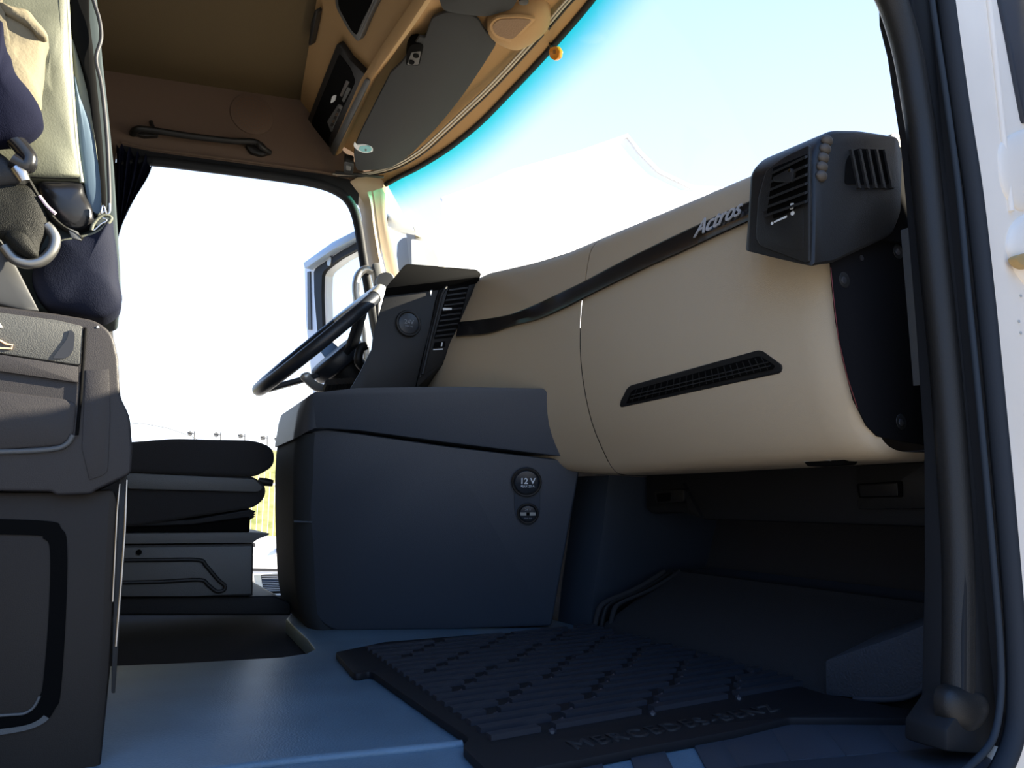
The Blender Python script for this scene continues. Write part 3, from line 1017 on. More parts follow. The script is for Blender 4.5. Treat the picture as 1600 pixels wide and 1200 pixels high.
# rounded left corner of the box
def wrap(name, pl, edge_top, edge_bot, far_top, far_bot, mt, dz=.10, off=0.):
    A, B = at(*edge_top, shift(pl, off)), at(*edge_bot, shift(pl, off))
    return A, B
A1, B1 = at(492, 670, FP), at(490, 975, FP)
c1 = at(463, 688, (A1 + Vector((-.05, 0, 0)), Vector((1, 0, 0))))
d1 = at(462, 940, (B1 + Vector((-.05, 0, 0)), Vector((1, 0, 0))))
m1 = at(459, 815, (A1 + Vector((-.05, 0, 0)), Vector((1, 0, 0))))
def corner(name, rowA, rowC, depth, mt, parent):
    secs = []
    for a, c_ in zip(rowA, rowC):
        e_ = c_ + Vector((-depth, .02, 0))
        secs.append([a + Vector((0, .06, 0)), a, a.lerp(c_, .35) + Vector((.006, -.003, 0)), a.lerp(c_, .7) + Vector((.006, -.001, 0)), c_, c_ + Vector((-.02, .001, 0)), e_, e_ + Vector((0, .06, 0))])
    return loft(name, secs, mt, parent, closed=True, smooth=50)
ys = (676, 700, 740, 800, 860, 920, 960, 985)
xs_e = (492, 490, 489, 489, 490, 491, 496, 505)
xs_c = (464, 461, 459, 459, 460, 463, 469, 482)
rowA = [at(x, y, FP) for x, y in zip(xs_e, ys)]
rowC = [at(x, y + (6 if i == 0 else 0) - (2 if i > 5 else 0), (rowA[i] + Vector((-.045, 0, 0)), Vector((1, 0, 0)))) for i, (x, y) in enumerate(zip(xs_c, ys))]
corner('corner_panel', rowA, rowC, .30, mat('corner_plastic', (.03, .034, .038), .75, spec=.08), cb)
# upper lid band
LP = shift(FP, .014)
lid = [(488, 614, 10), (560, 606), (700, 604), (850, 607, 5), (858, 618), (869, 640), (880, 660), (903, 716, 5), (700, 691), (560, 672), (494, 668, 3)]
lidp = tslab('lid', LP, lid, .4, CONS, cb, b=.006, seg=3, vec=back * 1.0)
ysl = (612, 625, 645, 662, 669)
xel = (494, 493, 492, 492, 492)
rowA = [at(x, y, LP) for x, y in zip(xel, ysl)]
rowC = [at(x, y2, (rowA[i] + Vector((-.055, 0, 0)), Vector((1, 0, 0)))) for i, (x, y2) in enumerate(((471, 627), (466, 642), (463, 660), (460, 677), (459, 686)))]
corner('lid_corner', rowA, rowC, .30, CONS, cb)
tslab('side_notch', shift(FP, .001), [(459, 813), (488, 815), (487, 816.5), (459, 816)], .004, STEEL, cb)
# socket plate
sp_ = tslab('socket_plate', FP, [(803, 745, 16), (812, 732, 12), (835, 732, 12), (844, 745, 14), (844, 805, 14), (832, 822, 12), (815, 820, 12), (804, 805, 16)], .002, CONS, cb, b=.001, off=.003)
nF = FP[1]
hx = (at(860, 755, FP) - at(790, 755, FP)).normalized()
vz = (at(825, 700, FP) - at(825, 800, FP)).normalized()
c = at(823, 754, shift(FP, .011))
s1 = disc('socket_cap', c, nF, .0265, .009, SOCK, cb, b=.003, ref=hx)
bm = bmesh.new()
add_tube(bm, [c - nF * .004 + hx * .031 * math.cos(a) + vz * .031 * math.sin(a) for a in [2 * math.pi * k / 28 for k in range(28)]], .003, 8, True)
link('socket_ring', bm, BLK, cb)
text('voltage_mark', '12 V', c + nF * .0006 + vz * .003 + hx * .002, hx, vz, .018, PRINT, s1, bold=.0004)
text('rating_mark', 'MAX 20 A', c + nF * .0006 - vz * .0085 + hx * .002, hx, vz, .007, PRINT, s1)
c = at(825, 803, shift(FP, .010))
s2 = disc('lighter_cap', c, nF, .0185, .008, SOCK, cb, b=.003, ref=hx)
bm = bmesh.new()
add_tube(bm, [c - nF * .003 + hx * .022 * math.cos(a) + vz * .022 * math.sin(a) for a in [2 * math.pi * k / 28 for k in range(28)]], .0025, 8, True)
link('socket_ring', bm, BLK, cb)
for sx in (-1, 1):
    q = c + nF * .001 + hx * sx * .0105
    w_, h_ = hx * .0065, vz * .0035
    slab('silver_bar', [q - w_ - h_, q + w_ - h_, q + w_ + h_, q - w_ + h_], -nF * .0015, SATIN, s2)
disc('lighter_dot', c + nF * .001, nF, .0035, .001, DARK, s2)
text('voltage_mark', '24 V', c + nF * .0006 + vz * .010, hx, vz, .007, MATS['dim_print'], s2)
text('rating_mark', 'MAX 10 A', c + nF * .0006 - vz * .010, hx, vz, .004, MATS['dim_print'], s2)

# ================================================================ FOOTWELL
# tunnel side panel with rounded ridge
tp = []
for (xa, ya), (xr, yr), (xb, yb) in zip(((880, 745), (880, 830), (870, 910), (862, 990)), ((950, 743), (940, 830), (927, 920), (920, 987)), ((1050, 748), (1052, 820), (1052, 880), (1052, 900))):
    r_ = at(xr, yr, Y(1.03))
    a_ = Vector((r_.x - .12, r_.y - .01, r_.z))
    b_ = at(xb, yb, X(r_.x + .01))
    tp.append([a_, a_.lerp(r_, .7), r_ + Vector((-.012, 0, 0)), r_ + Vector((0, .003, 0)), r_ + Vector((.003, .018, 0)), r_.lerp(b_, .4), b_, b_ + Vector((0, .3, 0))])
o = loft('tunnel_side_panel', tp, CONS, vec=(-.01, .012, 0))
tag(o, 'dark rounded panel closing the footwell side behind the storage box', 'footwell panel')
# stepped trim at the foot of the panel
ft = thing('footwell_edge_trim', 'dark stepped trim climbing along the left edge of the footwell carpet', 'trim', (.05, 1.1, 0))
for dx, nm in ((0, 'ridge'), (-10, 'ridge'), (14, 'ridge')):
    pts = [at(x + dx, y, X(.035)) for x, y in ((905, 992), (935, 986), (942, 965), (948, 948), (962, 938), (1000, 922), (1030, 905), (1048, 893))]
    tube(nm, cat(pts, 4), .006, CARPET if dx else BLKR, ft, n=8)
# sloping carpet
c00, c10 = at(935, 990, Z(-.004)), at(1300, 1088, Y(1.0))
c01, c11 = Vector((.04, 1.24, .117)), Vector((.94, 1.24, .125))
sl_ = []
for k in range(9):
    t = k / 8
    x = .02 + (.93 - .02) * t
    sl_.append(cat([(x, .985, -.002), (x, 1.03, .012), (x, 1.13, .062), (x, 1.225, .108), (x, 1.245, .12), (x, 1.262, .118), (x, 1.37, .122)], 3))
o = loft('footwell_carpet', sl_, CARPET, vec=(0, .006, -.02))
tag(o, 'black carpet sloping up at the front of the passenger footwell', 'carpet')
# foot rest wedge next to the door
fr_ = thing('foot_rest', 'blue-grey wedge foot rest at the door end of the footwell carpet', 'foot rest', (.8, 1.02, 0))
tslab('wedge', Y(.992), [(1290, 1032, 4), (1400, 995), (1468, 966), (1480, 960), (1480, 1055), (1452, 1070, 10), (1430, 1084, 8), (1370, 1092, 10), (1335, 1090, 6), (1291, 1086, 4)], .12, mat('blue_grey_carpet', (.035, .042, .055), .8, bump=.8, bscale=300), fr_, b=.006, vec=(0, .14, .03))
tube('edge_piping', cat(tr(Y(.986), [(1335, 1093), (1400, 1092), (1432, 1082), (1452, 1062), (1468, 1042)]), 4), .004, CONS, fr_)
# panel under the dash with latch and socket
ud = thing('under_dash_panel', 'black panel under the dashboard with a recessed latch near the door', 'under-dash panel', (.4, 1.15, .25))
tslab('panel', Y(1.12), [(1008, 735), (1008, 795, 6), (1016, 803, 5), (1060, 800, 8), (1100, 812, 8), (1475, 825), (1475, 700)], .1, BLKR, ud, b=.008)
tslab('cover_box', Y(1.105), [(1337, 727, 4), (1448, 722, 4), (1456, 795, 5), (1340, 796, 4)], .03, BLK, ud, b=.004)
lt = tslab('latch_recess', Y(1.10), [(1338, 756, 4), (1408, 751, 3), (1409, 777, 3), (1342, 778, 4)], .003, DARK, ud)
tslab('latch', Y(1.096), [(1342, 758, 2), (1402, 754, 2), (1403, 775, 2), (1344, 776, 2)], .004, BLK, ud, b=.002)
tslab('diagnostic_socket', Y(1.10), [(1022, 767, 4), (1068, 764, 4), (1069, 784, 6), (1024, 787, 4)], .02, BLK, ud, b=.003)
tslab('socket_cover', Y(1.098), [(1026, 771, 2), (1047, 770, 2), (1047, 783, 2), (1027, 784, 2)], .003, DARK, ud)
tslab('wedge_trim', Y(1.11), [(1066, 755), (1095, 808), (1075, 795), (1070, 770)], .01, BLKR, ud)

# rubber floor mat
ZM = Z(.012)
mat_px = [(524, 1019, 3), (600, 1003), (760, 990), (920, 985), (960, 990, 6), (1100, 1028), (1290, 1084), (1392, 1103, 4), (1450, 1112, 6), (1452, 1122, 4), (1300, 1121), (1232, 1121, 6), (1150, 1141), (1000, 1168), (900, 1188), (768, 1211), (722, 1165, 6), (734, 1153, 5), (640, 1090), (580, 1048, 8), (562, 1052, 8), (553, 1052, 4)]
fm = tslab('rubber_mat', ZM, mat_px, .011, RUBBER, b=.003)
bpy.data.objects.remove(fm)
fm = thing('rubber_floor_mat', 'black ribbed rubber mat on the passenger floor beside the storage box', 'floor mat', at(900, 1080, Z(.001)))
tslab('mat_base', ZM, mat_px, .011, mat('mat_rubber_shaded', (.008, .008, .010), .6, spec=.3), fm, b=.003)  # darker copy of the rubber, shade between ribs put into its colour
bm = bmesh.new()
L0, L1 = at(565, 1017, ZM), at(775, 1175, ZM)
nr = 19
import random as _r
for k in range(nr):
    t = k / (nr - 1)
    a = L0.lerp(L1, t * .93)
    y0 = a.y
    y1 = .985 - .0 * t
    y = y0 + .01
    ph = (k % 4)
    seglen = .135
    first = .135 - ph * .033
    while y < y1 - .01:
        e_ = min(y + (first if first > .02 else .03), y1)
        first = seglen
        add_box(bm, (a.x, (y + e_) / 2, .0145), (.014, e_ - y, .008))
        y = e_ + .022
for k in range(nr):
    t = k / (nr - 1)
    a = L0.lerp(L1, t * .93)
    ph = (k % 4)
    y = a.y + .01 + .135 - ph * .033 + .011
    while y < .97:
        bmesh.ops.create_icosphere(bm, subdivisions=1, radius=.006, matrix=Matrix.Translation((a.x + .016, y, .0125)))
        y += .157
link('ribbing', bm, mat('rib_rubber_lit', (.026, .028, .036), .38), fm, 30)  # paler copy of the rubber, light on the ribs put into its colour
A, B = at(935, 1158, Z(.0125)), at(1180, 1112, Z(.0125))
C_ = at(1040, 1120, Z(.0125))
text('mat_lettering', 'MERCEDES-BENZ', A.lerp(B, .5), B - A, (-1, 0, 0), .038, mat('mat_print', (.02, .021, .024), .45), fm, ext=.0015, space=1.2)
bm = bmesh.new()
# ribbed door sill: raised pads between grooves
sill = thing('door_sill', 'dark ribbed plastic door sill at the passenger entrance', 'door sill', (.85, .7, 0))
pads = [((440, 1188), (720, 1166)), ]
tube('sill_ridge', tr(Z(.001), [(200, 1222), (440, 1192), (560, 1180), (722, 1164)]), .006, VINYL, sill, n=8)
zz = Z(.003)
gro = [(895, 1188, 905, 1230), (938, 1182, 952, 1230), (982, 1173, 1000, 1225), (1034, 1164, 1062, 1220), (1080, 1155, 1110, 1212), (1122, 1146, 1160, 1207), (1200, 1130, 1235, 1188), (1280, 1126, 1322, 1180), (1365, 1125, 1405, 1174), (1460, 1125, 1500, 1168)]
for i in range(len(gro) - 1):
    a, b_, c, d = gro[i]
    a2, b2, c2, d2 = gro[i + 1]
    if i % 2 == 0 or i > 4:
        tslab('sill_pad', zz, [(a, b_, 2), (a2, b2, 2), (c2, d2, 2), (c, d, 2)], .004, CONS, sill, b=.0015)
tslab('sill_lip', Z(.006), [(1060, 1205), (1230, 1186), (1330, 1178), (1460, 1166), (1500, 1162, 8), (1545, 1176, 8), (1575, 1215), (1400, 1290), (1000, 1290)], .04, CONS, sill, b=.006)

# ================================================================ PASSENGER DOOR FRAME (near right)
XF = .95
# black grab bar
gb = thing('grab_bar', 'long upright black grab bar beside the passenger door frame', 'grab bar', at(1495, 1120, X(.92)))
pts = cat([at(x, y, X(.92)) for x, y in ((1340, -120), (1366, -55), (1393, 0), (1410, 50), (1422, 100), (1432, 160), (1440, 212), (1449, 300), (1459, 400), (1479, 600), (1493, 800), (1497, 900), (1497, 1000), (1496, 1080), (1498, 1120))], 5)
tube('bar', pts, .0175, BLK, gb, n=16)
puff('foot_mount', X(.925), [(1475, 1080), (1500, 1070), (1530, 1080), (1536, 1110), (1520, 1138), (1495, 1145), (1475, 1120)], .018, BLK, gb)
# frame panel behind the bar
fpx = [(1424, -60), (1427, 8), (1440, 60), (1462, 200), (1472, 300), (1490, 500), (1505, 700), (1508, 900), (1506, 1100), (1480, 1140), (1480, 1175), (1545, 1180), (1562, 1140), (1573, 1050), (1568, 950), (1548, 700), (1525, 450), (1500, 200), (1480, 30), (1470, -60)]
o = tslab('frame_panel', X(.935), fpx, .05, FRAMEM, b=.004)
o.name = 'trim_5'
struct(o)
# dark lower quarter behind the bar down to the sill and pillar towards the windshield
bm = bmesh.new()
add_prism(bm, [(.93, .92, .0), (.93, .92, 1.35), (.93, .82, 1.52), (.93, 1.0, 1.52), (.93, 1.40, .80), (.93, 1.40, -.03), (.93, .92, -.03)], (.015, 0, 0))
o = link('trim_6', bm, FRAMEM)
struct(o)
# thin seal ridge and wide rubber seal round the opening
ridge = cat([at(x, y, X(XF + .005)) for x, y in ((1448, -80), (1456, 0), (1478, 150), (1498, 300), (1512, 450), (1527, 600), (1541, 750), (1554, 900), (1562, 1000), (1564, 1080), (1556, 1140), (1540, 1172), (1505, 1205), (1460, 1230), (1300, 1300))], 5)
o = tube('seal_ridge', ridge, .0038, mat('seal_ridge', (.03, .038, .048), .6, spec=.15), n=8)
o.name = 'trim_7'
struct(o)
seal = cat([at(x, y, X(XF + .012)) for x, y in ((1470, -80), (1478, 0), (1498, 150), (1521, 300), (1538, 450), (1553, 600), (1567, 750), (1580, 900), (1587, 1000), (1589, 1080), (1586, 1140), (1570, 1190), (1540, 1235), (1490, 1270), (1350, 1330))], 5)
ds = tube('door_seal', seal, .0085, SEALM, n=12, flat=((0, 1, 0), 1.3))
tag(ds, 'thick black rubber door seal running round the passenger doorway', 'door seal')
# white painted body around the doorway
wpx = [(1480, -90), (1490, 0), (1511, 150), (1533, 300), (1550, 450), (1566, 600), (1579, 750), (1591, 900), (1598, 1000), (1600, 1080), (1597, 1150), (1580, 1205), (1545, 1260), (1480, 1310), (1480, 1400), (1690, 1400), (1690, -90)]
bp = thing('painted_door_pillar', 'off-white painted metal pillar and sill outside the black door seal', 'door pillar', at(1590, 700, X(XF + .01)))
tslab('pillar_skin', X(XF + .004), wpx, .04, WHITEP, bp, b=.002)
puff('pressed_boss', X(XF + .005), [(1572, 380), (1585, 345), (1620, 330), (1670, 345), (1680, 420), (1640, 470), (1598, 440), (1580, 410)], .014, WHITEP, bp)
puff('pressed_boss', X(XF + .005), [(1560, 240), (1572, 215), (1610, 200), (1640, 215), (1640, 290), (1600, 330), (1568, 300)], -.006 + .014, WHITEP, bp)
tube('edge_bead', cat([at(x, y, X(XF + .006)) for x, y in ((1545, 0), (1562, 160), (1580, 330))], 4), .004, WHITEP, bp)
puff('rust_stain', X(XF + .019), [(1588, 402), (1600, 396), (1615, 402), (1612, 418), (1596, 414)], .001, mat('yellow_grease', (.45, .3, .12), .6), bp)
for k, y in enumerate((462, 502, 520)):
    disc('weld_dimple', at(1596 - k % 2 * 3, y, X(XF + .0055)), (1, 0, 0), .002, .001, mat('dimple', (.5, .5, .48), .5), bp)
o = tslab('open_door_seal', X(XF + .010), [(1555, -60), (1565, 0), (1577, 60), (1590, 130), (1602, 190), (1640, 190), (1640, -60)], .02, mat('seal_blue_black', (.02, .022, .03), .5), b=.004)
tag(o, 'dark rubber edge at the upper right corner beside the white pillar', 'door seal')

# ================================================================ DRIVER SEAT
dsx = thing('driver_seat', 'dark fabric driver seat on a pressed metal base by the far doorway', 'seat', (-.6, .15, -.035))
def rcushion(name, pix, x0, x1, mt, parent, b=.03):
    pts = tr(X(x0), rp(pix))
    return slab(name, pts, (x1 - x0, 0, 0), mt, parent, b=b, seg=4)
rcushion('seat_cushion', [(120, 695, 10), (210, 690, 10), (270, 685, 20), (400, 688, 24), (429, 700, 18), (430, 728, 16), (400, 745, 10), (200, 738, 5), (120, 740)], -.40, -.92, FABD, dsx, b=.018)
rcushion('cushion_frame', [(120, 740), (205, 737, 4), (395, 744, 8), (416, 758, 12), (415, 778, 14), (398, 793, 10), (210, 822), (120, 822)], -.41, -.9, FABD, dsx, b=.008)
tslab('frame_cover', X(-.398), [(190, 742), (205, 739, 3), (398, 748, 5), (412, 762, 6), (404, 769, 4), (200, 764, 4)], .01, GREYP, dsx, b=.003)
tube('adjust_lever', [at(404, 750, X(-.42)), at(414, 753, X(-.42)), at(426, 755, X(-.42))], [.006, .010, .008], BLK, dsx)
rcushion('bellows', [(150, 815), (392, 794, 4), (390, 832), (150, 834)], -.43, -.88, DARK, dsx, b=.004)
for k in range(5):
    t = k / 4
    pts = tr(X(-.425), [(200, 818 + 3 * t), (300, 814 + 3.5 * t), (390 - 3 * t, 798 + 8 * t), (397 - (2 if k % 2 else 0), 800 + 8 * t), (392 - 3 * t, 803 + 7.5 * t)])
    tube('bellows_fold', pts, .004, BLKR, dsx, n=8)
rcushion('base_rail', [(150, 834), (400, 832, 3), (421, 833, 2), (420, 836, 2), (402, 843, 3), (396, 848, 3), (150, 850)], -.40, -.9, GREYP, dsx, b=.003)
rcushion('base_box', [(120, 852), (396, 849, 2), (395, 931), (120, 934)], -.41, -.88, BLK, dsx, b=.004)
BP_ = X(-.408)
tslab('side_plate', BP_, [(150, 856), (394, 853, 2), (393, 928, 3), (300, 932), (180, 932), (150, 932)], .006, GREYP, dsx, b=.002)
tube('pressed_rib', cat(tr(X(-.405), [(150, 876), (250, 875), (310, 875), (322, 884), (340, 905), (352, 915)]), 4), .0045, BLK, dsx, n=8)
tube('pressed_rib', cat(tr(X(-.405), [(150, 911), (250, 909), (312, 906), (325, 914), (338, 924), (350, 922), (352, 915)]), 4), .0045, BLK, dsx, n=8)
disc('bolt_hole', at(217, 863, X(-.404)), (1, 0, 0), .006, .003, DARK, dsx)
rcushion('backrest', [(60, 720), (60, 300, 30), (140, 280, 40), (170, 330, 30), (180, 600), (190, 690)], -.42, -.9, FABD, dsx, b=.02)
rcushion('base_foot', [(120, 934), (430, 931, 4), (455, 942, 6), (455, 962), (120, 962)], -.43, -.9, BLKR, dsx, b=.006)
# driver's ribbed mat, bright at a grazing angle
dm = thing('driver_floor_mat', 'ribbed rubber mat shining in front of the driver seat by the far sill', 'floor mat', (-.85, .5, -.03))
DMZ = Z(.0)
bm = bmesh.new()
add_prism(bm, tr(DMZ, rp([(396, 898, 2), (403, 931, 8), (470, 929, 2), (520, 920), (520, 893), (470, 893)])), (0, 0, -.03))
bmesh.ops.recalc_face_normals(bm, faces=bm.faces)
bev(bm, .003)
link('mat_base', bm, mat('glossy_rubber', (.06, .06, .06), .28), dm)  # smooth rubber that mirrors the bright sky past the door
bm = bmesh.new()
for k in range(10):
    t = k / 9
    a, b_ = at(408 + 4 * t, 900 + 26 * t, Z(.002)), at(515, 898 + 24 * t, Z(.002))
    add_tube(bm, [a, b_], .006, 6)
link('rib', bm, MATS['glossy_rubber'], dm, 60)

# ================================================================ PASSENGER SEAT (near left)
SX = .45
BOXB = mat('lower_box_black', (.024, .019, .015), .55, bump=.2, bscale=800, spec=.22)
SHELLB = mat('shell_black', (.030, .027, .027), .5, bump=.2, bscale=800, spec=.3)
TRAYG = mat('tray_grey', (.068, .068, .062), .55, bump=.3, bscale=700)
ps = thing('passenger_seat', 'passenger seat with olive-grey covered back on a black moulded box at the near left', 'seat', (.3, -.15, 0))
lowp = [(-260, 768), (110, 768), (178, 764, 8), (187, 790), (180, 900), (172, 1050), (157, 1200), (152, 1290), (-260, 1290)]
tslab('lower_box', X(SX), lowp, .35, BOXB, ps, b=.008, vec=(-.35, 0, 0))
# embossed frame laid flat: dark strip paints the groove's shade, grey strips its highlights
go = [(-200, 808, 0), (60, 813, 0), (96, 826, 0), (105, 856, 0), (103, 960, 0), (95, 1080, 0), (87, 1106, 0), (64, 1132, 0), (0, 1148, 0), (-200, 1168, 0)]
gi = [(-200, 834, 0), (40, 836, 0), (68, 842, 0), (78, 862, 0), (76, 960, 0), (68, 1060, 0), (62, 1088, 0), (44, 1112, 0), (0, 1118, 0), (-200, 1130, 0)]
GO = cat(tr(X(SX + .0015), go), 5)
GI = cat(tr(X(SX + .0015), gi), 5)
loft('groove_shade_strip', [[a, a.lerp(b_, .3) + Vector((.0005, 0, 0)), b_.lerp(a, .1), b_] for a, b_ in zip(GO, GI)], DARK, ps, vec=(-.001, 0, 0))
loft('groove_highlight', [[a + Vector((.001, 0, 0)), a.lerp(b_, .35) + Vector((.001, 0, -.001))] for a, b_ in list(zip(GO, GI))[33:]], GREYP, ps, vec=(-.001, 0, 0))
tube('inset_highlight', GI[30:], .0016, GREYP, ps, n=8)
es = tslab('edge_strip', X(SX - .005), [(187, 745, 3), (199, 745, 2), (195, 860), (188, 960), (180, 1083, 2), (174, 1083, 2), (180, 860)], .012, BLK, ps, b=.001)
tube('steel_edge', tr(X(SX + .002), [(198, 750), (195, 830), (190, 900), (185, 960), (181, 1010)]), .0012, STEEL, es, n=6)
tube('steel_edge', tr(X(SX + .002), [(187, 756), (183, 800), (180, 860), (176, 940)]), .0009, STEEL, es, n=6)
# upper shell
US = X(SX + .015)
ups = [(-260, 480), (0, 478), (90, 490), (150, 500, 24), (176, 520, 22), (185, 560), (188, 620, 10), (203, 650, 12), (207, 700), (205, 740, 8), (180, 752, 10), (150, 766, 12), (142, 772, 6), (88, 774, 6), (80, 768), (-260, 765)]
uo = tslab('upper_shell', US, ups, .36, SHELLB, ps, b=.012, seg=4, vec=(-.36, 0, 0))
# sloping top tray with recess
tslab('arrow_panel', shift(US, .004), [(-200, 492), (0, 488), (90, 500), (128, 509, 5), (130, 515), (126, 570, 6), (120, 570), (0, 552), (-200, 540)], .02, TRAYG, ps, b=.004)
tslab('grip_recess_shade', shift(US, .0055), [(82, 560, 4), (106, 528, 6), (108, 514, 6), (117, 520, 8), (115, 548, 8), (105, 560, 8)], .004, mat('recess_shade', (.012, .014, .02), .6), ps)  # flat dark patch, the recess's shade put into its colour
tslab('panel_fold', shift(US, .005), [(-200, 548), (0, 554), (122, 573), (122, 598, 3), (0, 580), (-200, 570)], .02, SHELLB, ps, b=.004)
tslab('side_field', shift(US, .002), [(-200, 600), (0, 610), (100, 622, 6), (121, 630, 6), (116, 680, 10), (102, 696, 14), (0, 704), (-200, 704)], .01, SHELLB, ps, b=.004)
tube('field_lip', cat(tr(shift(US, .003), [(-200, 708), (0, 706), (80, 702), (104, 694), (114, 680)]), 4), .003, GREYP, ps, n=8)
tube('vertical_groove', tr(shift(US, .003), [(133, 512), (130, 560), (126, 620), (120, 680)]), .0018, DARK, ps, n=8)
tslab('front_edge_cover', shift(US, .002), [(134, 578, 1), (170, 576, 1), (172, 650), (168, 740, 10), (140, 750), (128, 700)], .01, SHELLB, ps, b=.003)
bm = bmesh.new()
arr = shift(US, .0055)
add_tube(bm, tr(arr, [(-8, 530), (0, 532), (10, 538), (19, 539), (18, 545), (0, 544), (-8, 544)]), .0012, 6)
link('arrow_outline', bm, ORPRINT, ps)
tslab('arrow_tip', arr, [(-10, 498), (0, 505), (5, 512), (-10, 512)], .001, mat('print_cream', (.8, .72, .6), .5), ps)
disc('wear_mark', at(153, 511, shift(US, .0008)), (1, 0, 0), .0014, .001, PRINT, ps)

# seat back with stowed cover
SB = X(.40)
sb = ps
tslab('back_core', X(.385), [(-260, -60), (146, -60), (154, 20), (160, 90), (170, 180, 8), (178, 260), (183, 340), (188, 420), (190, 470, 8), (150, 480), (80, 484), (-260, 470)], .28, mat('seat_side_grey', (.04, .052, .056), .8, spec=.1), sb, b=.010, vec=(-.2, 0, 0))
puff('cover_panel', SB, [(-40, -50), (50, -50), (103, -50), (107, 30), (110, 90), (114, 150), (119, 220), (127, 284), (90, 283), (50, 281), (-40, 280)], .016, OLIVE, sb, off=.0, back=.02, noise=.0016, curve=.35, smoothpath=False, rings=12)
tube('cover_piping', cat(tr(shift(SB, .004), [(103, -40), (108, 60), (112, 130), (120, 230), (128, 285)]), 4), .0024, mat('pale_piping', (.35, .37, .28), .6), sb, n=8)
tube('stitching', cat(tr(shift(SB, .010), [(48, 277), (90, 279), (122, 279)]), 3), .0008, DARK, sb, n=6)
puff('black_lining', shift(SB, -.006), [(104, -50), (136, -50), (140, 30), (146, 80), (152, 140), (158, 200), (163, 260), (166, 320), (158, 330), (150, 260), (142, 180), (130, 110), (112, 55), (106, 0)], .004, DARK, sb, rings=4, smoothpath=True)
puff('inner_fold', shift(SB, -.004), [(112, 60), (124, 95), (138, 150), (150, 220), (157, 290), (158, 335), (152, 335), (150, 300), (143, 240), (132, 180), (116, 120)], .004, OLIVE, sb, rings=3)
tube('zip_edge', cat(tr(shift(SB, .004), [(136, -50), (146, 0), (155, 30), (158, 60), (150, 92), (158, 130), (165, 190), (169, 250), (171, 320), (166, 334)]), 5), .0025, mat('zip_black', (.02, .02, .024), .6), sb, n=8)
puff('blue_sliver', shift(SB, .0), [(116, 120), (124, 150), (138, 185), (148, 225), (156, 275), (158, 325), (150, 333), (140, 322), (134, 298), (128, 262), (122, 210)], .003, mat('light_blue', (.06, .10, .14), .7), sb, rings=4)  # light blue sliver between the folds
# metal hook at the zip end
hk = tube('wire_hook', cat(tr(shift(SB, .012), [(171, 318), (171, 332), (166, 334), (163, 324), (160, 322), (158, 334), (163, 330)]), 3), .0014, STEEL, sb, n=8)
tube('wire_hook', cat(tr(shift(SB, .012), [(160, 337), (152, 345), (143, 354), (147, 360), (158, 350), (166, 346), (165, 342), (160, 341)]), 3), .0014, STEEL, sb, n=8)
puff('glossy_pad', shift(SB, -.002), [(58, 288), (90, 284), (126, 286), (134, 305), (146, 330), (144, 352), (120, 362), (90, 352), (70, 330)], .012, GLOSS, sb)
puff('pocket', shift(SB, .002), [(88, 376), (110, 372), (140, 366), (160, 356), (174, 341), (178, 362), (183, 400), (186, 440), (191, 468), (182, 486), (152, 498), (110, 488), (70, 478), (50, 440), (60, 400)], .02, mat('pocket_cloth', (.009, .011, .022), .75, bump=.2, bscale=600, spec=.12), sb, back=.05, curve=.4, noise=.001, rings=10)
tube('pocket_hem', cat(tr(shift(SB, .012), [(92, 378), (120, 372), (145, 366), (162, 356), (174, 342), (168, 337), (158, 338), (146, 350), (143, 360)]), 4), .0022, OLIVE, sb, n=8)
puff('side_bracket', shift(SB, .022), [(-60, 350), (0, 372), (12, 392), (30, 425), (48, 460), (61, 486), (40, 486), (0, 476), (-60, 470)], .003, mat('bracket_grey', (.045, .046, .046), .6), sb, smoothpath=False, back=.02)

# seat belt with loop and buckle (hangs on the seat)
sb2 = thing('seat_belt', 'black seat belt webbing looped through a steel ring on the seat side', 'seat belt', at(40, 400, shift(SB, .03)))
BL = shift(SB, .045)
puff('webbing', BL, [(-40, 286), (0, 284), (30, 285), (50, 292), (64, 312), (74, 340), (74, 362), (64, 384), (60, 403), (40, 400), (20, 385), (0, 372), (-40, 360)], .012, WEB, sb2, back=.006, noise=.0008)
puff('lower_webbing', shift(BL, .004), [(5, 368), (20, 358), (40, 362), (56, 385), (60, 402), (40, 402), (20, 390)], .010, WEB, sb2, back=.004)
tube('steel_loop', cat(tr(shift(BL, .0), [(6, 385), (22, 404), (44, 412), (66, 407), (81, 392), (86, 374), (80, 360), (72, 352)]), 5), .0065, mat('dull_steel', (.22, .22, .21), .38, metal=.9), sb2, n=12)
tube('buckle_frame', cat(tr(shift(BL, .012), [(-30, 180), (0, 208), (14, 212), (26, 222), (38, 236), (45, 248), (40, 260), (20, 250)]), 5), .0095, GLOSS, sb2, n=12)
tube('buckle_pin', tr(shift(BL, .014), [(24, 262), (33, 272), (39, 284)]), [.006, .0075, .006], STEEL, sb2, n=12)
puff('buckle_body', shift(BL, .002), [(-30, 232), (0, 240), (20, 256), (34, 274), (44, 288), (20, 292), (-30, 292)], .010, BLK, sb2, back=.006)
tube('thin_strap', cat(tr(shift(BL, .0), [(46, 284), (58, 305), (72, 325), (84, 342), (100, 356), (118, 366), (128, 374)]), 4), .0055, WEB, sb2, n=8, flat=((1, 0, 0), .5))
tube('strap_piping', cat(tr(shift(BL, .006), [(62, 306), (74, 322), (87, 334)]), 3), .002, mat('pink_white', (.8, .6, .7), .5), sb2, n=6)
tslab('strap_tip', shift(BL, .005), [(105, 355), (122, 362), (128, 376), (112, 372)], .004, GREYP, sb2, b=.001)

